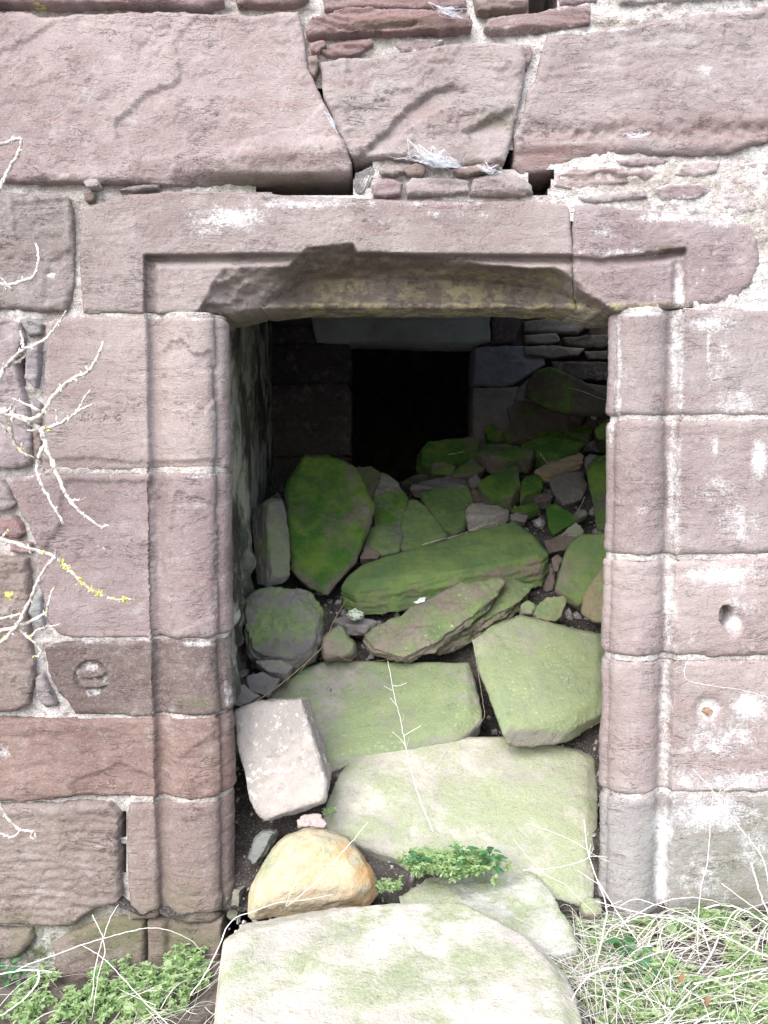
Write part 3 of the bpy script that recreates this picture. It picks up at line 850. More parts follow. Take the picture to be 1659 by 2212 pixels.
# --- right side jambs
stone('jamb_stone', [(1352, 672), (1440, 670), (1560, 668), (1800, 668), (1800, 898), (1560, 899), (1440, 898), (1322, 900), (1322, 672)], PINK, 71, jamb='R', rough=.9, strata=.2, terr=.25, rnd=15, limeedge=.5,
      lime=[(1462, 780, 19, 300, 0.75), (1540, 700, 80, 26, 0.72), (1560, 790, 60, 90, 0.49), (1530, 760, 6, 90, 0.65), (1590, 870, 70, 40, 0.65), (1380, 676, 60, 8, 0.91), (1335, 780, 10, 300, 0.72)], label='upper right jamb stone')
stone('jamb_stone', [(1322, 907), (1440, 906), (1560, 906), (1800, 904), (1800, 1180), (1650, 1196), (1560, 1202), (1440, 1200), (1322, 1200)], PINK, 72, jamb='R', rough=.9, strata=.2, terr=.3, rnd=15, limeedge=.5,
      lime=[(1455, 1050, 19, 300, 0.75), (1600, 1130, 80, 60, 0.60), (1560, 1060, 80, 50, 0.52), (1640, 990, 24, 60, 0.91), (1385, 1100, 30, 30, 0.45), (1545, 960, 10, 40, 0.65), (1320, 930, 14, 40, 0.78)], label='second right jamb stone streaked with lime')


def bolt_hole(p, nz):
    q = np.hypot((p[:, 0] - 1570) / 17, (p[:, 1] - 1331) / 24)
    q2 = np.hypot((p[:, 0] - 1583) / 26, (p[:, 1] - 1345) / 34)
    return -.085 * sstep(1.05, .8, q) - .012 * sstep(1.1, .5, q2)


stone('jamb_stone', [(1322, 1208), (1440, 1208), (1560, 1208), (1650, 1204), (1800, 1190), (1800, 1416), (1560, 1420), (1430, 1418), (1322, 1414)], PALE, 73, jamb='R', rough=1., strata=.25, terr=.3, rnd=15, limeedge=.5,
      rel=bolt_hole, refine=(1545, 1295, 1612, 1385, 2.2), lime=[(1448, 1310, 19, 300, 0.75), (1560, 1240, 110, 30, 0.86), (1588, 1350, 20, 26, 0.95), (1600, 1300, 70, 50, 0.55), (1500, 1390, 60, 40, 0.39)],
      label='right jamb stone with a deep round socket')


def bolt_dent(p, nz):
    q = np.hypot((p[:, 0] - 1530) / 34, (p[:, 1] - 1535) / 36)
    return -.016 * sstep(1.1, .2, q)


bolt_stone = stone('jamb_stone', [(1322, 1424), (1440, 1428), (1560, 1428), (1800, 1424), (1800, 1712), (1560, 1714), (1430, 1716), (1322, 1718)], PALE, 74, jamb='R', rough=1.0, strata=.2, terr=.2, rnd=15, limeedge=.5,
      rel=bolt_dent, lime=[(1436, 1560, 19, 300, 0.75), (1532, 1535, 30, 34, 0.95), (1620, 1530, 50, 40, 0.94), (1560, 1600, 130, 60, 0.65), (1500, 1480, 50, 20, 0.45), (1600, 1690, 140, 40, 0.72), (1480, 1680, 60, 40, 0.65)],
      label='right jamb stone with a rusty bolt stub in a white patch')
stone('jamb_stone', [(1318, 1726), (1440, 1722), (1560, 1724), (1800, 1722), (1800, 2010), (1600, 2010), (1440, 2008), (1318, 2008)], GREY, 75, jamb='R', rough=1.0, strata=.2, terr=.25, rnd=12, limeedge=.5,
      lime=[(1432, 1790, 30, 60, 0.95), (1428, 1900, 20, 160, 0.91), (1540, 1760, 130, 50, 0.81), (1520, 1900, 100, 90, 0.55), (1630, 1830, 70, 80, 0.59)], moss=[(1580, 1900, 160, 140, .5), (1640, 1780, 80, 90, .4)],
      label='lowest right jamb stone, greenish and lime-stained')
b0 = at(1527, 1535, .012)
bm = bmesh.new()
bmesh.ops.create_cone(bm, cap_ends=True, segments=12, radius1=.011, radius2=.009, depth=.03, matrix=Matrix.Translation(Vector(b0)) @ Matrix.Rotation(R(90), 4, 'X') @ Matrix.Rotation(.2, 4, 'Y'))
bmesh.ops.subdivide_edges(bm, edges=bm.edges, cuts=2, use_grid_fill=True)
for v in bm.verts:
    k = float(vnoise(np.array([[v.co.x * 120, v.co.y * 120, v.co.z * 120]]), 5)[0])
    v.co += Vector((0.0022 * k, 0.001 * k, 0.002 * k))
me = bpy.data.meshes.new('rusty_bolt'); bm.to_mesh(me); bm.free()
link_data('rusty_bolt', me, M_RUST, bolt_stone)

# --- plinth course below the left jamb
stone('plinth_stone', [(112, 2046), (150, 2018), (205, 1994), (262, 1984), (309, 1994), (311, 2100), (311, 2150), (120, 2150)], BROWN, 81, rough=1., rnd=12, proud=-.004, moss=[(240, 2010, 120, 60, .8)], strata=.5)
stone('plinth_stone', [(315, 1996), (361, 1992), (425, 2003), (478, 1990), (474, 2060), (470, 2150), (316, 2150)], BROWN, 82, rough=1., rnd=9, proud=-.006, moss=[(400, 2040, 120, 60, .6)], strata=.4,
      rel=lambda p, nz: -.014 * np.exp(-((p[:, 0] - 362) / 8) ** 2))
stone('plinth_stone', [(1318, 2014), (1420, 2012), (1620, 2016), (1800, 2014), (1800, 2200), (1318, 2200)], GREY, 83, rough=1.2, rnd=10, proud=-.01, moss=[(1500, 2060, 300, 80, .7)])
stone('plinth_stone', [(-130, 2008), (0, 2006), (66, 2008), (74, 2026), (40, 2068), (-130, 2090)], BROWN, 84, rough=1.2, rnd=14, proud=.012, moss=[(40, 2040, 120, 60, .6)])

# --- mortar bed between the stones
gx, gy = np.meshgrid(np.arange(-420, 2080, 7.0), np.arange(-320, 2240, 7.0))
nyy, nxx = gx.shape
p = np.stack([gx.ravel(), gy.ravel()], 1)
q = np.stack([p[:, 0] / 60, p[:, 1] / 60, 0 * p[:, 0]], 1)
nn1 = fbm(q, 501, 5, .62); nn2 = fbm(q * 4.5, 503, 4, .6)
rightish = sstep(1080, 1240, p[:, 0])
Y = .024 - .014 * rightish + .010 * nn1 * (1 - .4 * rightish) + .006 * nn2
band = blob(p, [(1400, 400, 320, 60, 1), (1620, 440, 90, 40, 1)])
Y = Y - .016 * band * (.6 + .8 * nn1)
Y = Y - .012 * blob(p, [(860, 110, 160, 24, 1), (1150, 90, 60, 30, 1), (1240, 75, 90, 20, 1), (1300, 40, 120, 20, 1)])
Y = Y + .05 * sstep(470, 620, p[:, 0]) * sstep(765, 740, p[:, 0]) * blob(p, [(640, 402, 200, 18, 1.0)])
hol = sstep(302, 312, p[:, 0]) * sstep(372, 360, p[:, 0]) * sstep(530, 545, p[:, 1]) + sstep(1425, 1440, p[:, 0]) * sstep(1496, 1484, p[:, 0]) * sstep(520, 535, p[:, 1]) * sstep(2010, 1990, p[:, 1])
hol = np.clip(hol + sstep(300, 312, p[:, 0]) * sstep(1500, 1488, p[:, 0]) * sstep(518, 532, p[:, 1]) * sstep(640, 620, p[:, 1]), 0, 1)
Y = np.clip(np.where(hol > .05, np.maximum(Y, .02 + .06 * hol), Y), -.03, .16)
jz = np.clip(sstep(300, 312, p[:, 0]) * sstep(480, 470, p[:, 0]) + sstep(1300, 1320, p[:, 0]), 0, 1) * sstep(672, 690, p[:, 1])
Y = Y * (1 - jz) + jz * .07
P = at(p[:, 0], p[:, 1], Y)
opening = [(440, 2400), (440, 470), (1352, 480), (1352, 2400)]
holes = [[(1150, 374), (1190, 370), (1186, 392), (1176, 416), (1160, 418), (1148, 398)], [(1144, -10), (1198, -10), (1198, 26), (1170, 30), (1146, 20)],
         [(752, 348), (800, 352), (798, 362), (768, 376), (757, 384)], [(560, 401), (757, 392), (757, 412), (700, 418), (560, 410)], [(690, 196), (702, 214), (696, 222)],
         [(259, 1762), (270, 1756), (270, 1800), (260, 1800)], [(262, 1835), (270, 1830), (270, 1880), (262, 1880)], [(36, 800), (50, 780), (56, 800), (48, 830)],
         [(1092, 340), (1108, 330), (1106, 358), (1094, 362)], [(120, 1016), (140, 1014), (140, 1021), (120, 1022)], [(960, 356), (1000, 350), (985, 362)]]
keep = ~inside(opening, p)
for h in holes:
    keep &= ~(inside(h, p) | (poly_dist(h, p) < 3))
ii = np.arange(nyy * nxx).reshape(nyy, nxx)
F = np.stack([ii[:-1, :-1], ii[1:, :-1], ii[1:, 1:], ii[:-1, 1:]], -1).reshape(-1, 4)
F = F[keep[F].all(1)]
dirtm = np.maximum(.85 * sstep(1000, 500, p[:, 0]) * sstep(1800, 1300, p[:, 1]) * .6 + .4 * sstep(1500, 1800, p[:, 1]), blob(p, [(880, 110, 190, 30, .8), (640, 405, 160, 14, .9), (1000, 395, 160, 30, .4), (1420, 400, 260, 60, .8), (1640, 480, 60, 120, .8), (1300, 50, 200, 40, .7)]))
def joint(poly, jamb, seed, dirt=.2, rec=-.006):
    o = stone('mortar_joint', poly, (1, 1, 1), seed, step=3.2, jit=.12, rough=1.0, strata=0, terr=0, proud=rec, rnd=2, jamb=jamb, mat=M_MORTAR, dirt=lambda q_: np.full(len(q_), dirt))
    return o


for i, (ya, yb) in enumerate(((664, 676), (893, 912), (1196, 1213), (1413, 1429), (1712, 1730), (2003, 2018))):
    joint([(1322, ya), (1800, ya), (1800, yb), (1322, yb)], 'R', 900 + i, .35, -.009)
for i, (ya, yb, xl) in enumerate(((673, 688, 180), (1008, 1026, 95), (1374, 1389, 130), (1543, 1557, 165), (1722, 1738, 280))):
    joint([(xl, ya), (465, ya), (465, yb), (xl, yb)], 'L', 910 + i, .7, -.008)
link_mesh('mortar', P, F, M_MORTAR, wall, True, {'dirt': dirtm, 'moss': np.maximum(sstep(1880, 2050, p[:, 1]) * .9, blob(p, [(650, 404, 140, 12, .8)]))})
M_CORE = mat_plain('wall_core_rubble', (0.10, 0.08, 0.07), (0.2, 0.16, 0.14), 12, .95, bump=.8)


def box(name, x0, x1, y0, y1, z0, z1, mat, parent=None, bev=0.0):
    bm = bmesh.new()
    bmesh.ops.create_cube(bm, size=1.0)
    for v in bm.verts:
        v.co = Vector(((x0 + x1) / 2 + v.co.x * (x1 - x0), (y0 + y1) / 2 + v.co.y * (y1 - y0), (z0 + z1) / 2 + v.co.z * (z1 - z0)))
    if bev:
        bmesh.ops.bevel(bm, geom=bm.edges, offset=bev, segments=2, affect='EDGES')
    me = bpy.data.meshes.new(name); bm.to_mesh(me); bm.free()
    return link_data(name, me, mat, parent)


box('wall_core', -6, -.535, .17, .5, -.3, 4.2, M_CORE, wall)
box('wall_core', .77, 6, .17, .5, -.3, 4.2, M_CORE, wall)
box('wall_core', -.535, .77, .21, .5, 1.95, 4.2, M_CORE, wall)
# the wall goes on beyond the picture as the same rough face
for (x0, x1, z0, z1) in ((-6, -1.58, -.3, 4.2), (1.58, 6, -.3, 4.2), (-1.58, 1.58, 2.98, 4.2)):
    k = 0.06
    nx_, nz_ = int((x1 - x0) / k) + 1, int((z1 - z0) / k) + 1
    X, Z = np.meshgrid(np.linspace(x0, x1, nx_), np.linspace(z0, z1, nz_))
    pp = np.stack([X.ravel(), 0 * X.ravel(), Z.ravel()], 1)
    pp[:, 1] = .03 - .02 * fbm(pp * 3, 88, 4)
    ii = np.arange(nx_ * nz_).reshape(nz_, nx_)
    F = np.stack([ii[:-1, :-1], ii[:-1, 1:], ii[1:, 1:], ii[1:, :-1]], -1).reshape(-1, 4)
    o = link_mesh('rough_wall_face', pp, F, M_STONE, wall, True, None, PINK)

# ------------------------------------------------------------------ ground, earth bank inside, dark rooms
def zpile(X, Y):
    z = np.where(Y < .05, .11, .11 + .60 * (Y - .05))
    z = np.where(Y > 1.75, .11 + .60 * 1.7 + .12 * (Y - 1.75), z)
    z = z + np.where(Y > .2, .10 * np.clip(X, -.3, 1.2) * np.clip((Y - .2) / .8, 0, 1), 0)
    # hollows under the tumbled slabs
    for (x0, y0, s, d) in ((.33, .60, .10, .6), (.30, .74, .14, .6), (.17, .84, .14, .55), (.50, 1.02, .07, .2), (-.44, .62, .05, .2), (.62, .30, .05, .25)):
        z = z - d * np.exp(-((X - x0) ** 2 + (Y - y0) ** 2) / (s * s))
    return z


def pileY(px, py):
    Ys = np.linspace(-.9, 2.6, 1400)
    P = at(np.full(1400, px), np.full(1400, py), Ys)
    f = P[:, 2] - (zpile(P[:, 0], Ys) + .03)
    k = np.where(f < 0)[0]
    return float(Ys[k[0]]) if len(k) else 2.35


def grid_sheet(name, xs, ys, zf, mat, kind='structure'):
    X, Yg = np.meshgrid(xs, ys)
    Z = zf(X.ravel(), Yg.ravel())
    P = np.stack([X.ravel(), Yg.ravel(), Z], 1)
    n = len(xs)
    ii = np.arange(X.size).reshape(len(ys), n)
    F = np.stack([ii[:-1, :-1], ii[:-1, 1:], ii[1:, 1:], ii[1:, :-1]], -1).reshape(-1, 4)
    o = link_mesh(name, P, F, mat, None, True)
    o['kind'] = kind
    return o


def ground_z(x, y):
    q = np.stack([x * 7, y * 7, 0 * x], 1)
    near = sstep(4, 1.5, np.hypot(x, y))
    z = (.03 * fbm(q, 301, 4) + .012 * fbm(q * 6, 302, 3)) * near
    z = z - .10 * sstep(-.05, .05, y) * near
    z = z - .11 * sstep(-.30, -.42, x) * near + .02 * sstep(.5, .9, x) * near
    z = z + .07 * sstep(.42, .30, x) * sstep(-.52, -.40, x) * sstep(-.30, -.12, y) * sstep(.12, .05, y)
    return z - .02 + .06 * fbm(np.stack([x * .3, y * .3, 0 * x], 1), 303, 3) * (1 - near)


xs = np.concatenate([-np.geomspace(120, 2.2, 26), np.arange(-2.1, 2.11, .03), np.geomspace(2.2, 120, 26)])
ys = np.concatenate([-np.geomspace(120, 1.6, 26), np.arange(-1.55, .35, .03), [2, 8, 30, 120]])
t = NT('weedy_earth_and_bounce')
c = t.mix(t.ramp(t.noise(9, 7, .7), .35, .65), (0.085, 0.07, 0.055), (0.19, 0.165, 0.14))
far = t.n.new('ShaderNodeVectorMath'); far.operation = 'LENGTH'
t.l.new(t.pos, far.inputs[0])
c = t.mix(t.ramp(far.outputs['Value'], 1.3, 2.2), c, t.mix(t.noise(2, 6, .7), (0.27, 0.26, 0.245), (0.38, 0.37, 0.35)))  # unseen farther ground made pale to bounce daylight into the doorway
M_EARTH = t.done(c, .96, t.bump(t.noise(70, 6, .7), .9, .02), .1)
grid_sheet('ground', xs, ys, ground_z, M_EARTH)
grid_sheet('earth_bank', np.arange(-.80, 1.9, .022), np.arange(-.02, 2.75, .022),
           lambda x, y: zpile(x, y) - .055 + .035 * fbm(np.stack([x * 5, y * 5, 0 * x], 1), 311, 4) + .014 * fbm(np.stack([x * 32, y * 32, 0 * x], 1), 312, 3), M_SOIL)

# left inner face, plastered and stained, splayed away from the doorway
t = NT('stained_plaster')
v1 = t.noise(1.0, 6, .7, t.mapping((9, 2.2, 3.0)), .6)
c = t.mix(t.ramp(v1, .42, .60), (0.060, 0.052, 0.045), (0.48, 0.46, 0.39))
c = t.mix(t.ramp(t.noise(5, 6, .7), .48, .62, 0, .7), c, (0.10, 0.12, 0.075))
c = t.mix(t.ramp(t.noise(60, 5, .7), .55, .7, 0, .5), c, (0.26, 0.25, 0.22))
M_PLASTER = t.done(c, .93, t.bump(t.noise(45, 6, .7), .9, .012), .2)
iw = empty('inner_side_wall', (-.55, 1.2, 0))
tag(iw, 'dark stained plaster wall just inside the doorway on the left', 'wall', kind='thing')
sl = np.arange(0, 1.0001, .008); zl = np.arange(-.2, 2.45, .018)
S, Z = np.meshgrid(sl, zl)
S, Z = S.ravel(), Z.ravel()
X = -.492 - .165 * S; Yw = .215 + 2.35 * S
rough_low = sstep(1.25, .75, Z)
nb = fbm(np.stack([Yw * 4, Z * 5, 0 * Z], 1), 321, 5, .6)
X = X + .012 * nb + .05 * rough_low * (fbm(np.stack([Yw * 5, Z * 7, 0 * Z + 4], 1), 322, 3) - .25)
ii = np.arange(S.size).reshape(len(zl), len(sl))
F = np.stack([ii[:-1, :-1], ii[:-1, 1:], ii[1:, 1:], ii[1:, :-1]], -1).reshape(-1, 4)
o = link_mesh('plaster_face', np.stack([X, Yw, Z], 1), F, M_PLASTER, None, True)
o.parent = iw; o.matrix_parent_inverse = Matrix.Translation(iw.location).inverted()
wall_inv = Matrix.Translation(wall.location).inverted()
for o in wall.children:
    o.matrix_parent_inverse = wall_inv

# back wall of the vaulted room with its own doorway
YB = 2.5
bw = empty('inner_back_wall', (0, YB, 0))
tag(bw, 'dim rear wall of the room with a square black doorway', 'wall', kind='thing')
DK = (0.075, 0.064, 0.060); DK2 = (0.20, 0.195, 0.185); BL = (0.25, 0.27, 0.30)  # stone colours carry the room's light: dark in shade, paler and bluer where lit
bwst = [('lintel', [(680, 640), (1062, 640), (1058, 700), (1060, 738), (1020, 744), (900, 742), (760, 738), (752, 744), (684, 740), (672, 690)], (0.36, 0.385, 0.375), .02, 'broad pale lintel in bluish light'),
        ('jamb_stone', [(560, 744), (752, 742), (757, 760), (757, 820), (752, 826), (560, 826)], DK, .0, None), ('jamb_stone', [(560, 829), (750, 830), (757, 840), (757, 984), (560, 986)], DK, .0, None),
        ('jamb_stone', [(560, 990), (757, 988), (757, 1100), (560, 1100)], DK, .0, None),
        ('jamb_stone', [(1024, 750), (1100, 746), (1180, 745), (1178, 790), (1110, 832), (1060, 836), (1022, 832)], BL, .0, 'jamb stone in bluish light'), ('jamb_stone', [(1022, 836), (1070, 838), (1120, 836), (1124, 900), (1120, 980), (1022, 980)], DK2, .0, None),
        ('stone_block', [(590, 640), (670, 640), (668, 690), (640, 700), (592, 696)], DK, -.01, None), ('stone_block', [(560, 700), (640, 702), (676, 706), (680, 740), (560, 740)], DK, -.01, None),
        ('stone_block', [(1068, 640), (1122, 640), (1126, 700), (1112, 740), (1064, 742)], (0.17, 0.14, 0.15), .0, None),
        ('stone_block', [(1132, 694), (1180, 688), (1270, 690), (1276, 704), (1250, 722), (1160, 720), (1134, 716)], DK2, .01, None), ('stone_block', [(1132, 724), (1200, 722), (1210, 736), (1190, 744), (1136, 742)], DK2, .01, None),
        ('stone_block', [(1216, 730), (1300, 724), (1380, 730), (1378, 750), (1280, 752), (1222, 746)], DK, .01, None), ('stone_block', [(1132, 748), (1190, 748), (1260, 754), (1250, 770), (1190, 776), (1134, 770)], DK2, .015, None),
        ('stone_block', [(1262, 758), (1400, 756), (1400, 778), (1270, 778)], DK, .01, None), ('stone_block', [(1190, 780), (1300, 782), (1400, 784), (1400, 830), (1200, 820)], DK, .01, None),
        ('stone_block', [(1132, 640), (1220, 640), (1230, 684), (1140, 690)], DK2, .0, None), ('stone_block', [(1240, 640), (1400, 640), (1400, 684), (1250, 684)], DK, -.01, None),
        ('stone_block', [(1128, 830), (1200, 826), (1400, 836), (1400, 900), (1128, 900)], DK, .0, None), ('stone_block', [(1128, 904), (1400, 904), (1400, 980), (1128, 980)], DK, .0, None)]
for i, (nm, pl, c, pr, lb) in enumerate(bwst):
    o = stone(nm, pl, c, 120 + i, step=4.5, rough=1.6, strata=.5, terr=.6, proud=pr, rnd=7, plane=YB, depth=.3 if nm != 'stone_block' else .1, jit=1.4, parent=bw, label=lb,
              lime=[(745, 870, 10, 200, .35)] if nm == 'jamb_stone' else ([(880, 700, 40, 60, .45), (1030, 690, 40, 50, .5)] if nm == 'lintel' else ()))  # lime mask here paints the lit jamb edge and lighter patches on the lintel
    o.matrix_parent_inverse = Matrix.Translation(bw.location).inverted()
M_DARK = mat_plain('dark_masonry', (0.035, 0.030, 0.027), (0.085, 0.075, 0.066), 9, .95, bump=.9)  # masonry colour itself kept dark to deepen the room's shade


def bbox_px(x0, x1, y0, y1, Y):
    a = at(x0, y0, Y); b = at(x1, y1, Y)
    return a[0], b[0], b[2], a[2]


x0, x1, z0, z1 = bbox_px(757, 1023, 742, 1100, YB)
inv = Matrix.Translation(bw.location).inverted()
for (a, b, c_, d_) in ((-1.4, x0 - .04, .2, 2.7), (x1 + .04, 2.0, .2, 2.7), (x0 - .04, x1 + .04, z1 + .03, 2.7)):
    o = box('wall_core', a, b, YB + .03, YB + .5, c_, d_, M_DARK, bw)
    o.matrix_parent_inverse = inv
# rooms behind: closed and unlit
def inner_box(name, x0, x1, y0, y1, z0, z1, skip):
    v = [(x, y, z) for x in (x0, x1) for y in (y0, y1) for z in (z0, z1)]
    f = {'l': (0, 1, 3, 2), 'r': (4, 6, 7, 5), 'f': (0, 4, 5, 1), 'b': (2, 3, 7, 6), 'd': (0, 2, 6, 4), 'u': (1, 5, 7, 3)}
    o = link_mesh(name, v, [f[k] for k in f if k not in skip], M_DARK, None, False)
    o['kind'] = 'structure'
    return o


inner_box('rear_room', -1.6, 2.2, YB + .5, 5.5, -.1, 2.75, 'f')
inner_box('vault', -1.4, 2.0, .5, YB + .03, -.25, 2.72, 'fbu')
# unseen gap added in the vault crown at the right to let daylight onto the heap
for (a_, b_, c_, d_) in ((-1.45, .90, .4, YB + .5), (.90, 2.05, .4, 1.15), (1.75, 2.05, 1.15, YB + .5), (.90, 1.75, 2.32, YB + .5)):
    o = box('vault_crown', a_, b_, c_, d_, 2.72, 2.95, M_DARK)
    o['kind'] = 'structure'

# ------------------------------------------------------------------ fallen stones
def smooth_remesh(hull_pts, vox, chips=0, seed=0):
    rg = np.random.default_rng(seed + 9000)
    bm = bmesh.new()
    for v in hull_pts:
        bm.verts.new(v)
    r = bmesh.ops.convex_hull(bm, input=bm.verts)
    junk = [e for e in r['geom_interior'] if isinstance(e, bmesh.types.BMVert)]
    bmesh.ops.delete(bm, geom=junk, context='VERTS')
    # knock chips off the arrises with plane cuts
    for _ in range(chips):
        co = np.array([v.co[:] for v in bm.verts])
        cen = co.mean(0)
        bm.edges.ensure_lookup_table()
        ed = bm.edges[int(rg.integers(len(bm.edges)))]
        if len(ed.link_faces) < 2 or ed.calc_face_angle(0) < .6:
            continue
        nrm = ed.link_faces[0].normal + ed.link_faces[1].normal + Vector(rg.normal(0, .35, 3))
        nrm.normalize()
        sup = max((v.co.dot(nrm) for v in bm.verts))
        low = min((v.co.dot(nrm) for v in bm.verts))
        off = sup - (sup - low) * rg.uniform(.01, .05)
        r = bmesh.ops.bisect_plane(bm, geom=bm.verts[:] + bm.edges[:] + bm.faces[:], plane_co=nrm * off, plane_no=nrm, clear_outer=True)
        bmesh.ops.holes_fill(bm, edges=[e for e in bm.edges if len(e.link_faces) < 2])
        bmesh.ops.recalc_face_normals(bm, faces=bm.faces)
    bmesh.ops.recalc_face_normals(bm, faces=bm.faces)
    me = bpy.data.meshes.new('tmp'); bm.to_mesh(me); bm.free()
    o = bpy.data.objects.new('tmp', me)
    scene.collection.objects.link(o)
    m = o.modifiers.new('r', 'REMESH'); m.mode = 'VOXEL'; m.voxel_size = vox
    m2 = o.modifiers.new('s', 'SMOOTH'); m2.factor = .3; m2.iterations = 1
    dg = bpy.context.evaluated_depsgraph_get()
    ev = o.evaluated_get(dg)
    out = bpy.data.meshes.new_from_object(ev)
    bpy.data.objects.remove(o); bpy.data.meshes.remove(me)
    return out


LOOSE = []


def rock(label, face, n, t, col, off=0.0, moss=.0, pale=0.0, lichen=0.0, dust=0.0, lime=0.0, yellow=0.0, ochre=0.0, vox=.008, amp=1.0, taper=.9, rim=.045, layer=0.0, seed=0,
         name='fallen_stone', ext=None, yc=None, dome=0.0, facets=0.5, lows=None, group='fallen stones heaped in the doorway'):
    face = np.array(face, float)
    c = face.mean(0)
    face = c + (face - c) * 1.025
    Yc = (pileY(c[0], c[1]) if yc is None else yc) + off
    C = at(c[0], c[1], Yc)
    n = np.array(n, float); n /= np.linalg.norm(n)
    d = ray(face[:, 0], face[:, 1])
    tt = ((C - CAM) @ n) / (d @ n)
    P = CAM + d * tt[:, None]
    cen = P.mean(0)
    e = -n if ext is None else np.array(ext, float) / np.linalg.norm(ext)
    pts = []
    pts += list(cen + (P - cen) * (1 - rim * .5) - n * 0)                 # upper face
    pts += list(P + e * t * rim)                                         # widest outline just below it
    pts += list(cen + (P - cen) * taper + e * t)                           # far side
    if dome:
        pts += list(cen + (P - cen) * .55 + n * t * dome)
    me = smooth_remesh([Vector(p_) for p_ in pts], vox * .85, 13, seed)
    nv = len(me.vertices)
    co = np.empty(nv * 3); me.vertices.foreach_get('co', co); co = co.reshape(-1, 3)
    no = np.empty(nv * 3); me.vertices.foreach_get('normal', no); no = no.reshape(-1, 3)
    sc = np.sqrt(np.ptp(co, axis=0).prod() ** (2 / 3) + 1e-9)
    q = co + seed * 3.17
    r = amp * (.008 * fbm(q * 5, seed, 3) * min(1, sc / .3) + .0045 * fbm(q * 20, seed + 2, 4, .6) + .002 * fbm(q * 60, seed + 4, 3))
    if facets:
        k = fbm(q * 7, seed + 8, 4) * 2.5
        fl = np.floor(k)
        r = r + .006 * facets * amp * (fl + sstep(.4, .5, k - fl))
    if layer:
        # split bedding: notches running parallel to the face, seen on the edges
        h = (co - C) @ n
        side = 1 - np.abs(no @ n)
        ln = fbm(np.stack([h * 90, (co @ np.array([1, .3, .2])) * 7, (co @ np.array([.2, 1, .1])) * 7], 1), seed + 12, 4, .6)
        r = r + .010 * layer * ln * sstep(.2, .7, side)
    co = co + no * r[:, None]
    me.vertices.foreach_set('co', co.ravel())
    me.update()
    upf = no[:, 2]
    wob = fbm(q * 4, seed + 30, 3)
    att = {'moss': np.clip(moss * (.55 + .45 * sstep(-.3, .6, upf)) + .18 * wob * (moss > 0), 0, 1.2), 'pale': np.full(nv, pale), 'lichen': np.full(nv, lichen)}
    if dust: att['dust'] = dust * sstep(.2, .8, upf) + .25 * dust * wob
    if lime: att['lime'] = lime + .2 * wob
    if yellow: att['yellow'] = yellow * sstep(.1, .6, upf) + .15 * wob
    if ochre: att['ochre'] = ochre + .3 * wob
    for k_, v_ in att.items():
        a = me.attributes.new(k_, 'FLOAT', 'POINT'); a.data.foreach_set('value', np.asarray(v_, np.float32))
    me.polygons.foreach_set('use_smooth', np.ones(len(me.polygons), bool))
    me.name = name
    o = link_data(name, me, M_RUBBLE, None, col)
    # origin at the stone's foot
    foot = Vector((float(co[:, 0].mean()), float(co[:, 1].mean()), float(co[:, 2].min())))
    me.transform(Matrix.Translation(-foot)); o.location = foot
    tag(o, label, 'stone', group)
    LOOSE.append(o)
    return o


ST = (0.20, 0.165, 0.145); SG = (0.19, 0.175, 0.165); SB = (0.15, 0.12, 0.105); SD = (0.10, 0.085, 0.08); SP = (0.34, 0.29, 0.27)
# in front of and across the threshold
rock('great flat pale slab lying nearest the camera in front of the doorway', [(464, 2130), (462, 2085), (484, 2020), (540, 1972), (699, 1953), (850, 1942), (1008, 1941), (1062, 1974), (1150, 2014), (1216, 2082), (1250, 2180), (1262, 2330), (430, 2330)],
     (0, -.10, 1), .14, (0.50, 0.47, 0.41), yc=-.40, moss=.38, pale=1.0, yellow=.27, lime=.05, lichen=.5, vox=.009, amp=.45, rim=.2, taper=.97, seed=1, group='slabs at the threshold', facets=.2)
rock('whitish mottled slab half buried behind the front slab', [(860, 1930), (950, 1878), (1060, 1874), (1146, 1880), (1190, 1927), (1244, 2005), (1250, 2050), (1180, 2060), (900, 2010)], (0, -.22, 1), .12, (0.42, 0.42, 0.38), yc=-.06, moss=.55, pale=.9, lime=.34, lichen=.6, vox=.009, amp=.8,
     seed=2, group='slabs at the threshold')
rock('broad pale green slab sloping up inside the doorway', [(716, 1712), (740, 1660), (777, 1621), (881, 1588), (980, 1586), (1110, 1583), (1172, 1581), (1261, 1614), (1288, 1632), (1283, 1750), (1286, 1854), (1278, 1940), (1251, 1940), (1215, 1900), (1157, 1868), (980, 1856), (886, 1845), (824, 1830), (771, 1809), (716, 1783), (702, 1757)],
     (.02, -.50, 1), .11, (0.40, 0.385, 0.33), yc=.26, moss=.48, pale=1.0, lichen=.6, yellow=.16, vox=.009, amp=.45, rim=.2, taper=.98, seed=3, facets=.2)
rock('large mossy green slab left of the black crevice', [(560, 1511), (590, 1486), (637, 1437), (698, 1416), (769, 1418), (905, 1420), (1026, 1424), (1026, 1470), (1038, 1541), (991, 1584), (920, 1589), (839, 1609), (748, 1640), (716, 1650), (690, 1645), (670, 1587)],
     (-.05, -.62, 1), .12, (0.29, 0.265, 0.245), yc=.62, moss=.62, pale=.6, lichen=.7, dust=.35, vox=.009, amp=.5, rim=.25, taper=.97, seed=4, facets=.2)
rock('large smooth green slab right of the black crevice, spotted with grey lichen', [(1017, 1372), (1060, 1340), (1122, 1317), (1192, 1336), (1310, 1362), (1310, 1520), (1240, 1551), (1187, 1583), (1091, 1584), (1076, 1543), (1031, 1427)],
     (.08, -.75, .9), .085, (0.29, 0.27, 0.23), yc=.58, moss=.70, pale=.66, lichen=.95, vox=.009, amp=.5, rim=.3, taper=.95, seed=5, ext=(.25, .35, -1), facets=.2)
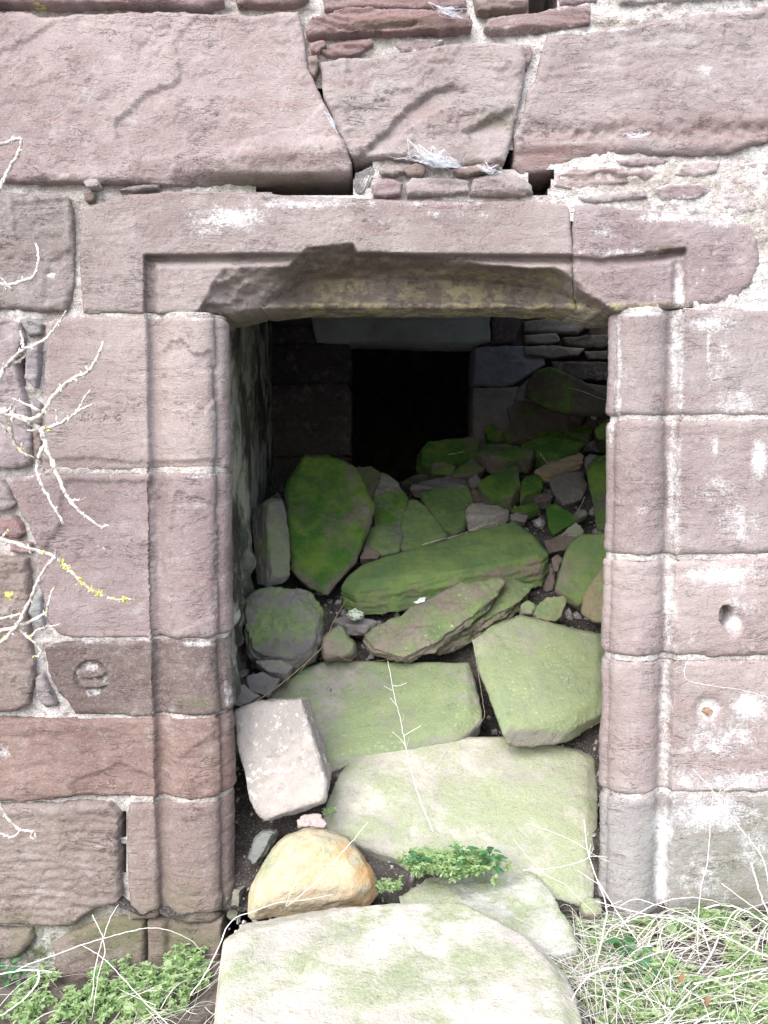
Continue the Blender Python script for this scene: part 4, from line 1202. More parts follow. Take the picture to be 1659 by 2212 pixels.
rock('pinkish-white squared block leaning by the left jamb', [(506, 1541), (560, 1518), (652, 1512), (664, 1590), (684, 1640), (703, 1690), (696, 1735), (646, 1758), (579, 1782), (555, 1768), (533, 1718), (512, 1614)],
     (.12, -1, .55), .16, (0.33, 0.30, 0.275), yc=.16, lime=.28, vox=.008, amp=.6, rim=.08, taper=.92, seed=6, ext=(.1, 1, -.15), facets=.5, ochre=.14, dust=.3)
rock('rounded ochre boulder at the left of the threshold', [(532, 1958), (537, 1906), (574, 1833), (615, 1793), (662, 1778), (699, 1781), (756, 1797), (787, 1828), (818, 1880), (818, 1920), (792, 1946), (720, 1954), (615, 1966), (540, 1976)],
     (.05, -.85, .75), .17, (0.44, 0.375, 0.26), yc=-.03, ochre=.50, moss=.40, pale=1.0, lime=.22, yellow=.2, vox=.008, amp=.7, rim=.35, taper=.75, dome=.14, seed=7, facets=.5)
rock('small pinkish stone tucked behind the ochre boulder', [(641, 1781), (650, 1762), (690, 1752), (711, 1776), (700, 1790)], (0, -.6, 1), .06, (0.36, 0.30, 0.28), yc=.08, vox=.006, seed=8, facets=1)
rock('grey-green shale leaning between jamb and ochre boulder', [(536, 1856), (548, 1814), (563, 1797), (592, 1800), (566, 1850), (548, 1872)], (-.1, -1, .4), .07, (0.16, 0.17, 0.155), yc=.08, moss=.2, pale=.4, vox=.006, seed=9, layer=1)
rock('narrow wedge of stone upright against the left jamb foot', [(486, 1980), (501, 1922), (522, 1920), (513, 1984), (494, 1996)], (-.2, -1, .2), .06, (0.17, 0.165, 0.14), yc=.01, moss=.3, pale=.3, vox=.006, seed=10, layer=.6)
rock('small green stone at the right jamb foot', [(1256, 1950), (1270, 1934), (1298, 1944), (1300, 1972), (1262, 1972)], (0, -.7, 1), .07, ST, yc=-.02, moss=.5, pale=.9, vox=.006, seed=11)
# the heap behind
rock('long green mossy beam of stone lying across the heap', [(740, 1247), (781, 1217), (856, 1196), (942, 1169), (1114, 1121), (1150, 1150), (1180, 1188), (1166, 1200), (1080, 1219), (980, 1236), (860, 1255), (772, 1264)],
     (-.06, -.50, 1), .135, (0.17, 0.14, 0.11), yc=1.12, moss=1.0, pale=.22, lichen=.1, vox=.008, amp=.55, rim=.12, taper=1.0, layer=.8, ext=(.04, .12, -1), seed=12, facets=.2)
rock('lichen-grey layered slab under the green beam', [(772, 1380), (799, 1360), (890, 1314), (991, 1264), (1081, 1246), (1093, 1256), (1071, 1284), (1021, 1311), (1019, 1331), (940, 1385), (869, 1416), (786, 1392)],
     (-.10, -.62, .8), .06, (0.20, 0.175, 0.14), yc=.86, moss=.4, pale=.35, lichen=.9, lime=.12, vox=.007, amp=.8, layer=1.2, seed=13, ext=(0, .4, -1), facets=.8)
rock('split green slab beneath the lichen-grey one', [(1000, 1326), (1060, 1290), (1102, 1254), (1152, 1262), (1114, 1304), (1041, 1341), (945, 1390), (930, 1380)], (-.1, -.6, .8), .07, (0.17, 0.15, 0.11), yc=.94, moss=.7, pale=.4, lichen=.3, vox=.007, layer=1.6, seed=14, ext=(0, .4, -1))
rock('large upright mossy slab leaning against the back left', [(658, 975), (702, 980), (746, 986), (769, 1002), (773, 1030), (787, 1058), (802, 1068), (810, 1087), (804, 1116), (788, 1165), (772, 1207), (736, 1245), (707, 1276), (668, 1262), (634, 1238), (626, 1178), (622, 1139), (617, 1085), (614, 1064), (619, 1030)],
     (.12, -1, .62), .12, (0.17, 0.14, 0.12), yc=1.22, moss=.66, dust=.3, vox=.009, amp=.7, rim=.2, seed=15, facets=.8)
rock('tall narrow grey-green stone standing by the left wall', [(574, 1110), (577, 1088), (590, 1079), (616, 1077), (621, 1113), (627, 1152), (632, 1254), (608, 1262), (588, 1268), (580, 1180)], (.35, -1, .25), .13, (0.20, 0.19, 0.17), yc=1.06, moss=.45, pale=.6, lichen=.3, vox=.007, amp=.7, seed=16, ext=(-.5, .6, -.1), rim=.2)
rock('blocky green-grey stone at the left, in front of the leaning slab', [(521, 1326), (526, 1290), (548, 1272), (590, 1262), (655, 1258), (679, 1268), (694, 1309), (689, 1374), (676, 1405), (632, 1427), (564, 1425), (536, 1407), (526, 1361)],
     (.02, -1, .62), .22, (0.17, 0.16, 0.155), yc=.76, moss=.5, pale=.35, dust=.1, vox=.008, amp=1.1, rim=.22, dome=.08, seed=17, facets=1)
rock('small brown mossy stone behind the leaning slab', [(769, 1006), (798, 1002), (822, 1020), (827, 1043), (809, 1074), (785, 1064)], (.1, -1, .6), .12, SB, yc=1.55, moss=.5, vox=.008, seed=18)
rock('grey-green rounded stone right of the leaning slab', [(824, 1022), (851, 1031), (871, 1056), (879, 1077), (874, 1124), (840, 1136), (806, 1134), (803, 1090), (812, 1060)], (.05, -1, .7), .14, SG, yc=1.48, moss=.5, vox=.008, seed=19, facets=1)
rock('bright green low stone below the grey-green rounded one', [(801, 1140), (864, 1132), (870, 1152), (861, 1188), (822, 1198), (785, 1172)], (.05, -.6, .8), .1, SG, yc=1.32, moss=.8, pale=.35, vox=.008, seed=20)
rock('little purple-brown stone by the beam tip', [(776, 1207), (788, 1175), (800, 1180), (822, 1196), (812, 1206)], (0, -.8, .6), .06, SB, yc=1.22, vox=.006, seed=21)
rock('yellow-green pointed stone resting above the beam', [(876, 1082), (900, 1078), (919, 1094), (944, 1124), (966, 1156), (920, 1180), (866, 1190), (862, 1165), (874, 1116)], (0, -.75, .75), .12, ST, yc=1.40, moss=.85, pale=.25, vox=.008, amp=.8, seed=22)
rock('flat yellow-green block right of the pointed stone', [(908, 1064), (919, 1053), (1013, 1049), (1028, 1085), (1006, 1094), (1002, 1138), (969, 1153), (944, 1126), (919, 1090)], (.02, -.62, .85), .10, ST, yc=1.55, moss=.95, pale=.2, vox=.008, amp=.6, seed=23, rim=.15)
rock('pale whitish block with a squared front in the heap', [(1002, 1096), (1030, 1084), (1085, 1091), (1100, 1103), (1070, 1112), (1010, 1118)], (0, -.5, 1), .075, (0.27, 0.25, 0.22), yc=1.46, moss=.25, pale=.6, lime=.12, vox=.007, seed=24, ext=(0, .15, -1), rim=.1)
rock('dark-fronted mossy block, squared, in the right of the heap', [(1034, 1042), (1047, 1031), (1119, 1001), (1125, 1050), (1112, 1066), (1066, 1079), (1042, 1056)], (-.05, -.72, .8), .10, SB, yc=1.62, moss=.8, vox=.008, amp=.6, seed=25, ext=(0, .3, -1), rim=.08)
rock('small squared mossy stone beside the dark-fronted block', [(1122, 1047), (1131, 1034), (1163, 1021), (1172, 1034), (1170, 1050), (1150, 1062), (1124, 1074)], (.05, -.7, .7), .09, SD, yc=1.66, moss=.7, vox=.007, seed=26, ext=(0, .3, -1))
rock('grey stone with a smooth slanted face, bare of moss', [(1188, 1038), (1210, 1025), (1262, 1014), (1272, 1044), (1257, 1076), (1218, 1092), (1196, 1068)], (-.1, -.85, .6), .11, SG, yc=1.62, moss=.2, vox=.008, seed=27, facets=.8)
rock('tan splintered shard lying on the right of the heap', [(1158, 1014), (1177, 1003), (1251, 978), (1263, 982), (1257, 1000), (1235, 1003), (1183, 1027)], (-.1, -.6, .8), .05, (0.27, 0.21, 0.14), yc=1.72, vox=.006, seed=28, layer=1.4)
rock('thickly mossed flat stone below the tilted dark block', [(1130, 962), (1185, 931), (1224, 929), (1268, 951), (1246, 973), (1218, 988), (1185, 995), (1160, 980)], (-.05, -.60, .9), .10, SB, yc=1.98, moss=1.1, vox=.008, seed=29, amp=1.2)
rock('brown-topped block with a mossy front near the back', [(1027, 972), (1052, 957), (1096, 956), (1157, 972), (1146, 984), (1100, 988), (1060, 986)], (0, -.40, 1), .09, SB, yc=1.92, moss=.5, dust=.3, vox=.008, seed=30, ext=(0, .2, -1), rim=.12)
rock('big rounded mossy boulder before the black doorway', [(900, 968), (919, 948), (966, 941), (1013, 945), (1043, 951), (1036, 969), (1027, 994), (977, 1004), (930, 1020), (904, 1008)], (-.1, -.9, .6), .18, SB, yc=2.05, moss=.72, vox=.009, seed=31, rim=.3, facets=1)
rock('small upright mossy stone at the foot of the rounded boulder', [(930, 998), (958, 994), (986, 1006), (976, 1026), (932, 1022)], (0, -.9, .5), .09, SB, yc=1.86, moss=.6, vox=.007, seed=32)
rock('thin triangular green stone at the back centre', [(976, 1026), (991, 1009), (1024, 989), (1032, 1002), (1046, 1014), (1013, 1029)], (.1, -.7, .7), .07, SB, yc=1.86, moss=.7, vox=.007, seed=33)
rock('low dark green stone at the doorway sill behind', [(866, 1040), (885, 1028), (911, 1020), (939, 1028), (920, 1038), (892, 1043)], (0, -.6, 1), .07, SD, yc=1.95, moss=.6, vox=.007, seed=34)
rock('flat dusty grey stone in the back centre', [(885, 1048), (920, 1036), (975, 1027), (1012, 1036), (1014, 1050), (940, 1056)], (0, -.45, 1), .07, SG, yc=1.78, dust=.35, vox=.007, seed=35)
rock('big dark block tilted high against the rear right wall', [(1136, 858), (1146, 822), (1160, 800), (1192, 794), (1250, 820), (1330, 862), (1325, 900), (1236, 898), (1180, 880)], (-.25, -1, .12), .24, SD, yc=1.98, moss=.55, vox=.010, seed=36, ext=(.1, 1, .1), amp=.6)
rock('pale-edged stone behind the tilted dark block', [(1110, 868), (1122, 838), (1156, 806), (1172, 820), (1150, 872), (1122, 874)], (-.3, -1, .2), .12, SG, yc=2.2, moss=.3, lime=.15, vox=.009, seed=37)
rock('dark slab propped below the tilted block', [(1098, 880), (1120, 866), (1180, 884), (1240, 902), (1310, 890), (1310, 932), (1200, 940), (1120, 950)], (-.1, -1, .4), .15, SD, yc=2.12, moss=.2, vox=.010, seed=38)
rock('small green-capped stone near the rear right jamb', [(1043, 924), (1058, 911), (1078, 920), (1090, 940), (1100, 954), (1054, 950)], (-.1, -.9, .6), .10, SB, yc=2.15, moss=.8, vox=.008, seed=39)
rock('thin flat green stone left of the thickly mossed one', [(1086, 934), (1100, 928), (1143, 934), (1140, 946), (1099, 950)], (0, -.6, .9), .05, SB, yc=2.12, moss=.6, vox=.007, seed=40)
rock('green flat stone beside the right jamb, high on the heap', [(1222, 916), (1251, 911), (1284, 925), (1276, 938), (1228, 930)], (-.1, -.5, .9), .07, SB, yc=2.05, moss=.9, vox=.007, seed=41)
rock('dark stone half hidden by the right jamb, high on the heap', [(1282, 930), (1300, 912), (1330, 905), (1330, 950), (1290, 950)], (-.3, -.8, .6), .12, SD, yc=1.9, moss=.6, vox=.008, seed=42)
rock('tall dark green slab beside the right jamb', [(1270, 1018), (1300, 998), (1340, 990), (1340, 1150), (1287, 1146), (1277, 1074)], (-.45, -1, .25), .10, SD, yc=1.25, moss=.85, vox=.008, seed=43)
rock('dark green wedge stone below the smooth grey one', [(1178, 1094), (1199, 1082), (1224, 1106), (1252, 1120), (1224, 1138), (1196, 1154), (1186, 1138)], (-.15, -.75, .6), .10, SB, yc=1.45, moss=.8, vox=.007, seed=44)
rock('small flat green stone in the gravel patch', [(1104, 1099), (1130, 1086), (1163, 1086), (1168, 1096), (1141, 1106), (1113, 1107)], (0, -.5, 1), .05, SB, yc=1.52, moss=.85, vox=.006, seed=45)
rock('little grey stone under the small flat green one', [(1102, 1110), (1120, 1106), (1142, 1112), (1136, 1126), (1104, 1122)], (0, -.7, .8), .05, SG, yc=1.42, vox=.006, seed=46)
rock('brown stone right of the beam end', [(1174, 1164), (1207, 1156), (1250, 1155), (1232, 1184), (1186, 1196)], (0, -.85, .5), .10, SB, yc=1.25, moss=.35, vox=.007, seed=47)
rock('pale little slab leaning over the brown stone', [(1204, 1156), (1228, 1138), (1246, 1127), (1266, 1146), (1250, 1158)], (-.1, -.6, .8), .035, (0.24, 0.235, 0.21), yc=1.28, moss=.4, pale=.8, vox=.006, seed=48)
rock('tall yellow-green stone beside the right jamb', [(1196, 1274), (1203, 1240), (1215, 1199), (1232, 1170), (1257, 1152), (1320, 1149), (1320, 1210), (1290, 1240), (1265, 1270), (1251, 1313), (1224, 1290)], (-.25, -1, .45), .12, ST, yc=.98, moss=.8, pale=.25, vox=.008, seed=49, amp=.7, rim=.2)
rock('speckled brown-green stone at the right jamb edge', [(1300, 1228), (1330, 1222), (1330, 1345), (1280, 1340), (1258, 1322), (1262, 1284)], (-.4, -1, .3), .12, (0.22, 0.19, 0.12), yc=.82, moss=.4, pale=.4, lichen=.6, vox=.008, seed=50)
rock('small tan block with a green top beside the smooth slab', [(1155, 1310), (1171, 1291), (1218, 1285), (1227, 1297), (1213, 1332), (1202, 1342), (1156, 1337), (1149, 1323)], (-.05, -1, .5), .07, (0.27, 0.215, 0.145), yc=.82, moss=.45, pale=.4, vox=.006, seed=51)
rock('small green stone left of the tan block', [(1122, 1306), (1141, 1296), (1156, 1307), (1150, 1324), (1126, 1322)], (-.1, -.8, .7), .06, SG, yc=.86, moss=.6, pale=.5, vox=.006, seed=52)
rock('dark brown stone deep under the beam end', [(1140, 1240), (1178, 1216), (1204, 1220), (1196, 1276), (1150, 1290)], (-.1, -1, .3), .12, SB, yc=1.15, vox=.008, seed=53)
rock('flat grey stone carrying white lumps, left of the layered slab', [(716, 1336), (748, 1325), (816, 1340), (790, 1352), (748, 1350)], (0, -.5, 1), .045, SG, yc=.90, dust=.4, vox=.006, seed=54, ext=(0, .2, -1))
rock('rounded green-grey stone left of the layered slab tip', [(695, 1405), (699, 1375), (733, 1345), (764, 1386), (770, 1408), (756, 1418), (704, 1418)], (.05, -1, .5), .12, ST, yc=.74, moss=.5, pale=.4, vox=.007, seed=55, rim=.3)
rock('lump of pale green limestone on the flat grey stone', [(743, 1329), (748, 1312), (766, 1304), (792, 1318), (788, 1332), (764, 1339)], (0, -1, .5), .04, (0.42, 0.47, 0.40), yc=.83, vox=.0045, seed=56, amp=1.3, facets=1, rim=.3)
rock('white limestone chip on the layered slab', [(890, 1300), (905, 1291), (921, 1289), (920, 1300), (900, 1306)], (0, -1, .6), .025, (0.50, 0.55, 0.54), yc=.90, vox=.004, seed=57)
rock('low greenish flat stone in front of the blocky one', [(550, 1427), (602, 1421), (630, 1436), (622, 1455), (577, 1448)], (0, -.6, .9), .05, SG, yc=.64, moss=.4, pale=.5, vox=.006, seed=58)
rock('dark grey stone low by the left jamb', [(530, 1457), (562, 1450), (607, 1464), (580, 1503), (536, 1494)], (.05, -.8, .7), .07, (0.13, 0.125, 0.125), yc=.52, vox=.007, seed=59)
rock('dark rounded stone wedged against the left jamb', [(496, 1472), (531, 1481), (566, 1502), (520, 1528), (494, 1520)], (.1, -.8, .7), .08, (0.17, 0.155, 0.145), yc=.40, moss=.2, vox=.007, seed=60)
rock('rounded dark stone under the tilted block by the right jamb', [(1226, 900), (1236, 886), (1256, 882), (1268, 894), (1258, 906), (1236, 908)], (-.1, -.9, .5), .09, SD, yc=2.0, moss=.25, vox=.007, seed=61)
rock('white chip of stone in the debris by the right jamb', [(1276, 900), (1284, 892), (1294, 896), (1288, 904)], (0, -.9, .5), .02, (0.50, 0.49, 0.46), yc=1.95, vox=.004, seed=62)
rock('flat grey-green stone right of the tan splintered shard', [(1264, 990), (1276, 980), (1296, 986), (1288, 1000), (1268, 1002)], (-.1, -.7, .8), .05, SG, yc=1.62, moss=.5, pale=.4, vox=.006, seed=63)
rock('low brown stone behind the dark-fronted mossy block', [(1014, 1062), (1024, 1054), (1040, 1066), (1044, 1080), (1026, 1084)], (0, -.7, .8), .06, SB, yc=1.64, moss=.2, vox=.007, seed=64)
rock('thin brown slab edge under the small squared mossy stone', [(1150, 1074), (1172, 1064), (1196, 1068), (1190, 1080), (1160, 1084)], (0, -.6, .9), .05, SB, yc=1.58, dust=.3, vox=.006, seed=65)
rock('small round green stone between grey stone and right jamb', [(1240, 1108), (1250, 1098), (1266, 1100), (1268, 1112), (1252, 1120)], (-.1, -.8, .6), .05, SG, yc=1.36, moss=.6, pale=.3, vox=.006, seed=66)
rock('brown angular stone between beam end and tall yellow-green stone', [(1190, 1206), (1206, 1194), (1218, 1204), (1206, 1236), (1194, 1232)], (-.1, -.9, .5), .08, SB, yc=1.12, moss=.2, vox=.007, seed=67)
rock('grey angular stone above the flat yellow-green block', [(1012, 1034), (1030, 1026), (1040, 1040), (1030, 1052), (1016, 1050)], (0, -.8, .7), .06, SG, yc=1.72, moss=.3, vox=.007, seed=68)
rock('long low stone edge before the thickly mossed flat one', [(1176, 1004), (1190, 994), (1214, 990), (1218, 998), (1196, 1008)], (0, -.7, .8), .05, SG, yc=1.78, moss=.15, vox=.006, seed=69)
rock('dark mossy stone filling the corner above the tall slab by the jamb', [(1270, 1006), (1286, 986), (1312, 984), (1312, 1010), (1286, 1020)], (-.3, -.8, .6), .08, SD, yc=1.5, moss=.6, vox=.007, seed=70)
# loose gravel and chips in the gaps
rng = np.random.default_rng(7)
base = bmesh.new(); bmesh.ops.create_icosphere(base, subdivisions=1, radius=1.0)
bv = np.array([v.co[:] for v in base.verts]); bf = np.array([[v.index for v in f.verts] for f in base.faces]); base.free()
V, F = [], []
k = 0
for i in range(2800):
    if i < 1900 or i >= 2600:
        y = rng.uniform(.02 if i < 1900 else .7, 2.4); x = rng.uniform(-.5 - .06 * y, 1.0)
        z = float(zpile(np.array([x]), np.array([y]))[0]) - .045 + .035 * float(fbm(np.array([[x * 5, y * 5, 0]]), 311, 4)[0])
        s = rng.choice([.004, .006, .009, .014], p=[.4, .35, .18, .07]) if i < 1900 else rng.uniform(.014, .034)
    else:
        x = rng.uniform(-.45, .6); y = rng.uniform(-.12, .2); z = .0 + rng.uniform(-.01, .02); s = rng.uniform(.003, .008)
    v = bv * (1 + rng.uniform(-.35, .35, (len(bv), 1))) * s * rng.uniform(.6, 1.3, 3) + (x, y, z)
    V.append(v); F.append(bf + k); k += len(bv)
o = link_mesh('gravel', np.concatenate(V), np.concatenate(F), mat_plain('stone_chips', (0.16, 0.14, 0.13), (0.40, 0.38, 0.35), 120, .95), None, False)
tag(o, 'grey stone chips and grit scattered between the fallen stones', 'gravel', kind='stuff')

# ------------------------------------------------------------------ twigs, straw, weeds, webs
def catmull(pts, sub):
    pts = np.array(pts, float)
    if len(pts) < 3:
        t = np.linspace(0, 1, sub + 1)[:, None]
        return pts[0] + (pts[-1] - pts[0]) * t
    p = np.concatenate([[2 * pts[0] - pts[1]], pts, [2 * pts[-1] - pts[-2]]])
    out = []
    for i in range(1, len(p) - 2):
        a, b, c, d = p[i - 1], p[i], p[i + 1], p[i + 2]
        for k in range(sub):
            t = k / sub
            out.append(.5 * (2 * b + (c - a) * t + (2 * a - 5 * b + 4 * c - d) * t * t + (3 * b - a - 3 * c + d) * t ** 3))
    out.append(p[-2])
    return np.array(out)


class TB:
    """collects tubes and leaf faces for one mesh"""
    def __init__(s):
        s.V, s.F, s.n, s.T = [], [], 0, []
        TB.count = getattr(TB, 'count', 0) + 1
        s.rg = np.random.default_rng(TB.count)

    def tube(s, pts, r0, r1, sides=5, knob=0.0, rng=None, flat=1.0):
        pts = np.asarray(pts, float)
        m = len(pts)
        tg = np.gradient(pts, axis=0)
        tg /= np.linalg.norm(tg, axis=1)[:, None] + 1e-9
        ref = np.array([.3, .2, 1.0]) if abs(tg[0, 2]) < .9 else np.array([1.0, .2, 0])
        u = np.cross(tg, ref); u /= np.linalg.norm(u, axis=1)[:, None] + 1e-9
        w = np.cross(tg, u)
        r = np.linspace(r0, r1, m)
        if knob and rng is not None:
            r = r * (1 + knob * np.maximum(0, rng.normal(0, 1, m)))
        a = np.linspace(0, 2 * np.pi, sides, endpoint=False)
        ring = pts[:, None, :] + r[:, None, None] * (np.cos(a)[None, :, None] * u[:, None, :] + flat * np.sin(a)[None, :, None] * w[:, None, :])
        s.V.append(ring.reshape(-1, 3)); s.T.append(np.full(m * sides, s.rg.uniform() ** .6))
        for i in range(m - 1):
            for j in range(sides):
                k = (j + 1) % sides
                s.F.append((s.n + i * sides + j, s.n + i * sides + k, s.n + (i + 1) * sides + k, s.n + (i + 1) * sides + j))
        s.F.append(tuple(s.n + (m - 1) * sides + j for j in range(sides)))
        s.F.append(tuple(s.n + j for j in range(sides))[::-1])
        s.n += m * sides

    def poly(s, verts, faces):
        s.V.append(np.asarray(verts, float)); s.T.append(np.full(len(verts), s.rg.uniform()))
        for f in faces:
            s.F.append(tuple(s.n + i for i in f))
        s.n += len(verts)

    def build(s, name, mat, parent=None, smooth=True):
        return link_mesh(name, np.concatenate(s.V), s.F, mat, parent, smooth, {'tint': np.concatenate(s.T)})


def px_line(pts, Y0, Y1=None, wob=0.0, seed=0):
    pts = np.array(pts, float)
    Y = np.linspace(Y0, Y0 if Y1 is None else Y1, len(pts))
    if wob:
        Y = Y + wob * np.sin(np.arange(len(pts)) * 1.7 + seed)
    return at(pts[:, 0], pts[:, 1], Y)


def lichen_clumps(parent, pts, rng, n, size):
    tb = TB()
    cl = [pts[rng.integers(len(pts))] for _ in range(max(2, n // 9))]
    for i in range(n * 2):
        c = cl[rng.integers(len(cl))] + rng.normal(0, size * .75, 3) if i % 3 else pts[rng.integers(len(pts))] + rng.normal(0, size * .25, 3)
        v = bv * (1 + rng.uniform(-.4, .4, (len(bv), 1))) * size * rng.uniform(.2, .6) + c
        tb.poly(v, bf)
    return tb.build('lichen', M_LICHEN, parent, False)


TWIGS = [
    ('bare twig curling past the huge top left block', [([(-60, 330), (0, 312), (30, 303), (47, 299)], -.20, 3.4, 2.6), ([(47, 299), (40, 330), (22, 362), (10, 385), (-5, 415), (-40, 470)], -.2, 2.6, 4.2)], 0),
    ('bare twig hooked in front of the far left block', [([(-50, 600), (0, 612), (16, 617), (52, 607), (74, 594), (82, 570), (83, 552), (78, 526)], -.17, 4.0, 2.0), ([(16, 617), (8, 606), (2, 600)], -.17, 2.4, 1.6), ([(16, 617), (26, 625)], -.17, 2.0, 1.2)], 0),
    ('forked bare twig highest of the cluster beside the jamb', [([(-60, 880), (-20, 838), (0, 818), (10, 794), (39, 765), (54, 754), (94, 736), (114, 713), (130, 694), (143, 671)], -.16, 4.6, 1.6), ([(52, 754), (49, 732), (44, 715)], -.16, 2.6, 1.6),
                                                                   ([(10, 794), (30, 784), (46, 776), (58, 762)], -.155, 3, 2)], 0),
    ('long forked twig reaching across the lettered jamb stone', [([(-60, 870), (0, 889), (33, 899), (65, 908), (94, 889), (120, 850), (160, 817), (192, 801), (212, 768), (223, 738)], -.20, 5.2, 2.6), ([(192, 801), (184, 792)], -.2, 1.8, 1.2), ([(160, 817), (166, 824)], -.2, 2.2, 1.4),
                                                                   ([(88, 889), (62, 876), (40, 866), (28, 860)], -.2, 2.6, 1.4), ([(15, 893), (26, 878), (34, 862)], -.2, 2.6, 1.2)], 0),
    ('thick mossy twig drooping in two long arms beside the jamb', [([(-60, 872), (0, 887), (39, 899), (72, 918), (88, 930), (98, 957), (107, 983), (124, 1026), (138, 1056), (150, 1081), (182, 1113), (215, 1136), (234, 1135)], -.18, 6.0, 2.0),
                                                                     ([(88, 928), (124, 917), (150, 902), (166, 890), (199, 873)], -.18, 3.2, 1.6), ([(166, 890), (176, 872), (195, 842)], -.18, 2.4, 1.5), ([(98, 960), (84, 985), (80, 1010), (83, 1030), (91, 1048), (114, 1091), (130, 1117), (137, 1133)], -.18, 4, 2),
                                                                     ([(150, 1081), (166, 1081), (176, 1081), (186, 1074)], -.18, 2.4, 1.4), ([(124, 917), (122, 900), (121, 884)], -.18, 1.8, 1.2), ([(88, 928), (70, 930), (58, 929)], -.18, 2.4, 1.4)], 10),
    ('short crooked twig at the picture edge below the forked ones', [([(-40, 890), (0, 912), (16, 928), (26, 941), (33, 960), (49, 977), (75, 990)], -.15, 4.4, 1.8), ([(26, 941), (14, 900), (12, 880)], -.15, 4.4, 4), ([(46, 974), (46, 962), (49, 954)], -.15, 1.8, 1.2)], 4),
    ('yellow-lichened twig slanting down across the purplish jamb stone', [([(-50, 1158), (0, 1166), (20, 1169), (65, 1185), (119, 1203), (137, 1218), (179, 1260), (208, 1279), (244, 1294), (290, 1294)], -.19, 4.6, 2.0), ([(119, 1203), (119, 1196), (121, 1187)], -.19, 2.0, 1.2),
                                                                            ([(119, 1203), (98, 1227), (81, 1257), (65, 1296), (51, 1324), (34, 1355), (0, 1389), (-40, 1420)], -.19, 3.0, 3.6), ([(0, 1166), (10, 1154), (18, 1144)], -.19, 2.6, 1.6)], 90),
    ('tangle of thin twigs low on the left edge', [([(-40, 1370), (0, 1362), (44, 1351), (96, 1326), (103, 1310), (115, 1271)], -.17, 4.2, 1.6), ([(34, 1353), (65, 1379), (79, 1394), (89, 1409)], -.17, 3.0, 1.6), ([(65, 1379), (79, 1362), (100, 1355), (130, 1348)], -.17, 2.6, 1.4),
                                                    ([(-30, 1340), (0, 1336), (30, 1330), (51, 1324)], -.17, 2.6, 2), ([(0, 1389), (14, 1378), (24, 1366), (34, 1353)], -.17, 3, 2), ([(89, 1409), (80, 1417), (72, 1416)], -.17, 1.8, 1)], 14),
    ('forked pale twig tip below the warm red jamb stone', [([(-40, 1690), (-5, 1734), (14, 1762), (44, 1792), (72, 1796), (80, 1816)], -.2, 3.8, 2.2), ([(-30, 1795), (0, 1799), (20, 1808), (36, 1804), (44, 1792)], -.2, 2.6, 2.0), ([(72, 1796), (66, 1806), (74, 1812)], -.2, 2, 1.2)], 0),
]
for i, (lb, segs, nl) in enumerate(TWIGS):
    rg = np.random.default_rng(200 + i)
    root = empty('bare_twig', tuple(px_line(segs[0][0][:1], segs[0][1])[0]))
    tag(root, lb, 'twig', 'bare twigs reaching in from the left')
    tb = TB(); allp = []
    for (pl, Y, r0, r1) in segs:
        L = catmull(px_line(pl, Y, Y + rg.uniform(-.03, .03) if pl is segs[0][0] else None), 6)
        L = L + rg.normal(0, .0009, L.shape)
        tb.tube(L, r0 / W * 1.05, r1 / W * .95, 6, .22, rg); allp.append(L)
        for k in range(4, len(L) - 2, 7):          # swollen nodes with opposite bud stubs
            q0 = L[k]; rr = (r0 + (r1 - r0) * k / len(L)) / W * 1.2
            for sg in (-1, 1):
                dv = np.array([rg.normal(0, .5), rg.normal(0, .3), sg]) ; dv /= np.linalg.norm(dv)
                tb.tube(np.array([q0, q0 + dv * rr * 1.5, q0 + dv * rr * 2.3 + np.array([.0008, 0, .0004])]), rr * .75, rr * .25, 5)
    o = tb.build('stem', M_TWIG, root)
    inv = Matrix.Translation(root.location).inverted()
    o.matrix_parent_inverse = inv
    if nl:
        LP = np.concatenate(allp) if i != 6 else np.concatenate([allp[0][18:], allp[0][30:], allp[3]])
        lo = lichen_clumps(root, LP, rg, nl, .0062)
        lo.matrix_parent_inverse = inv; lo['kind'] = 'stuff'


def zg(x, y):
    return float(ground_z(np.array([x]), np.array([y]))[0])


# --- straw litter on both sides of the front slab
rg = np.random.default_rng(31)


def straw_patch(name, label, cnt, xr, yr, dirmean, dirsd, lr, hmax, curl, rr, seed, dens=None):
    rg = np.random.default_rng(seed)
    tb = TB(); made = 0
    while made < cnt:
        x, y = rg.uniform(*xr), rg.uniform(*yr)
        if dens is not None and rg.uniform() > dens(x, y):
            continue
        made += 1
        a = rg.normal(dirmean, dirsd); l = rg.uniform(*lr)
        dx, dy = math.cos(a) * l, math.sin(a) * l
        z0 = rg.uniform(.004, hmax) ; z1 = rg.uniform(.004, hmax * 1.3)
        zm = rg.uniform(0, 1) ** 2 * hmax * 1.4
        perp = rg.normal(0, curl) * l
        p0 = np.array([x - dx / 2, y - dy / 2, 0]); p1 = np.array([x + dx / 2, y + dy / 2, 0]); pm = np.array([x - dy / l * perp, y + dx / l * perp, 0])
        p0[1] = min(p0[1], -.02); p1[1] = min(p1[1], -.02); pm[1] = min(pm[1], -.03)
        for q_, z_ in ((p0, z0), (p1, z1), (pm, max(z0, z1) * .5 + zm)):
            q_[2] = zg(q_[0], q_[1]) + z_
        t = np.linspace(0, 1, 7)[:, None]
        L = p0 * (1 - t) ** 2 + 2 * (2 * pm - .5 * p0 - .5 * p1) * t * (1 - t) + p1 * t ** 2
        r = rg.choice(rr)
        tb.tube(L, r, r * rg.uniform(.35, .9), 4, flat=rg.choice([.25, .4, 1.0]))
    o = tb.build(name, M_STRAW, None)
    tag(o, label, 'straw', kind='stuff')
    return o


